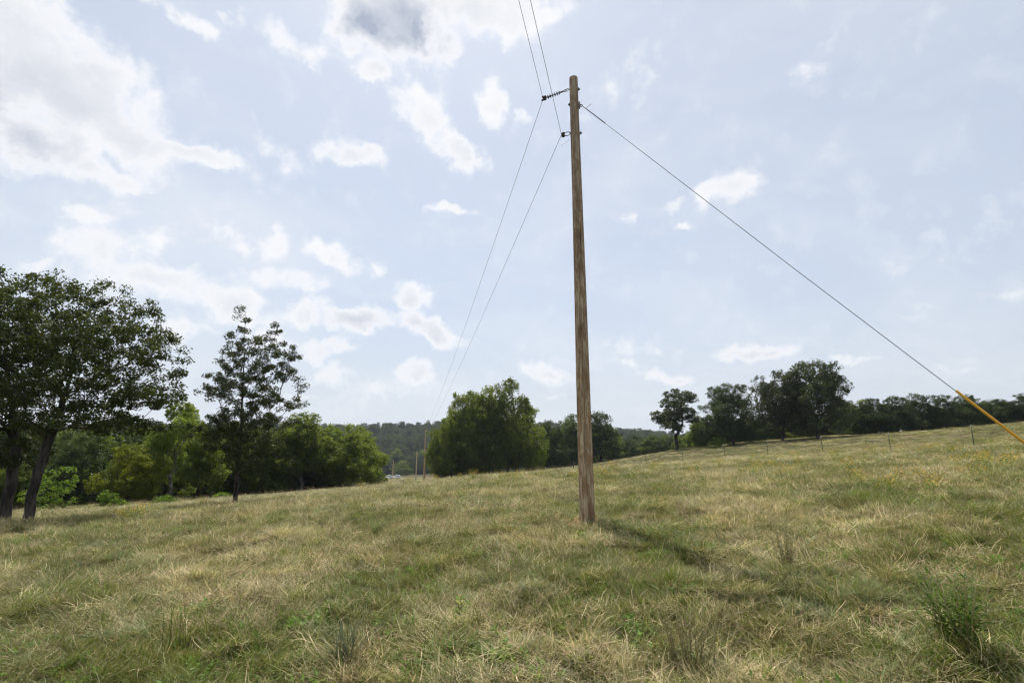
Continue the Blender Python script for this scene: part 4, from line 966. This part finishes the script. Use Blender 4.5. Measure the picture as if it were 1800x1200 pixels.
# saplings along the wood edge
def sapling(px, Y, top, hw, label, mat=M_BRIGHT, seed=0):
    p_ = on_ground(px, Y); h = ztop(top, Y) - p_[2]; w_ = hw / FPX * Y; rng = rs(seed + 900)
    e_ = empty('sapling', p_); tag(e_, label, 'sapling', 'saplings at the wood edge')
    E = [(0, 0, h * .62, w_ * .7, w_ * .7, h * .38), (w_ * .4, 0, h * .35, w_ * .6, w_ * .6, h * .3), (-w_ * .4, 0, h * .33, w_ * .6, w_ * .6, h * .3)]
    attr = sample_env(rng, E, max(24, int(46 * w_)), .3, .12)
    A, par, rad, nch = grow(rng, [np.array([0, 0, -.1 + h * .5 * q / 6]) for q in range(7)], attr, .45, .25, .035, .006, 2.2, 1)
    obj('stem', limb_mesh('stem', A, par, rad, M_BARK, 1.2, .3, .0), e_); obj('foliage', leaf_mesh('foliage', rng, attr, 26, .30, .15, mat, .6), e_)
sapling(88, 37, 815, 46, 'big bright green sapling bush behind the leaning oak trunk', M_BRIGHT, 1)
sapling(186, 38, 858, 16, 'slim bright green sapling below the yellowing tree', M_BRIGHT, 2)
sapling(207, 37.5, 876, 12, 'tiny bright green sapling right of a slim one at the wood edge', M_BRIGHT, 3)
sapling(290, 40, 872, 18, 'low bright green shrub below the tall airy tree', M_BRIGHT, 4)
sapling(390, 46, 866, 14, 'low green shrub just left of the lone oak trunk', M_BRIGHT, 5)
sapling(652, 72, 838, 14, 'low dark shrub at the right end of the left wood', M_OLIVE, 6)
sapling(1266, 86, 765, 18, 'low bright green shrub at the foot of the dense dome-shaped tree', M_BRIGHT, 7)
sapling(943, 83, 815, 6, 'lone leafy sapling grown up at the fence', M_LIGHT, 8)
# disturbed soil at the pole foot
m, n, o = new_mat('orange_clay')
tc = n.new('ShaderNodeTexCoord'); f = n.noise(tc.outputs['Object'], 14.0, 5.0, .7)
p = n.new('ShaderNodeBsdfPrincipled', {'Base Color': n.mix(n.smooth(f, .3, .7), rgb(.26, .14, .06), rgb(.50, .30, .14)), 'Roughness': .95, 'Normal': n.new('ShaderNodeBump', {'Height': f, 'Strength': 1., 'Distance': .03}).outputs[0]})
n.l.new(p.outputs[0], o.inputs[0]); M_CLAY = m
V = []; rng = rs(8); nr_, nt_ = 9, 40
for i in range(nr_):
    for j in range(nt_):
        a = 2 * math.pi * j / nt_; r_ = (.10 + .24 * i / (nr_ - 1)) * (1 + .35 * (fbm(math.cos(a) * 2 + 5, math.sin(a) * 2 + 5, 3, 2) - .4)); x, y = PB[0] + math.cos(a) * r_ * 1.2, PB[1] + math.sin(a) * r_
        V.append((x - PB[0], y - PB[1], gz(x, y) - PB[2] + .06 * (1 - (i / (nr_ - 1)) ** 1.5) - .02 * (i == nr_ - 1) + .03 * rng.rand()))
ii = np.arange(nr_ * nt_).reshape(nr_, nt_); jn_ = np.roll(ii, -1, 1)
tag(obj('dirt', mesh_data('dirt', V, [np.stack([ii[:-1], jn_[:-1], jn_[1:], ii[1:]], -1).reshape(-1, 4)[:, ::-1]], M_CLAY, True), None, PB), 'orange clay mounded round the pole foot', 'dirt', kind='stuff')

# ------------------------------------------------------------------ summer haze: one closed box of thin air round the whole scene
hb = MB(); hb.box((0, 1100, 70), (5400, 4600, 210))
m, n, o = new_mat('haze_air')
v = n.new('ShaderNodeVolumePrincipled', {'Color': rgb(.80, .88, 1.0), 'Density': .00015, 'Anisotropy': .35})
n.l.new(v.outputs[0], o.inputs['Volume'])
tag(hb.build('haze', m), 'thin summer haze in the air over the valley', 'haze', kind='stuff')
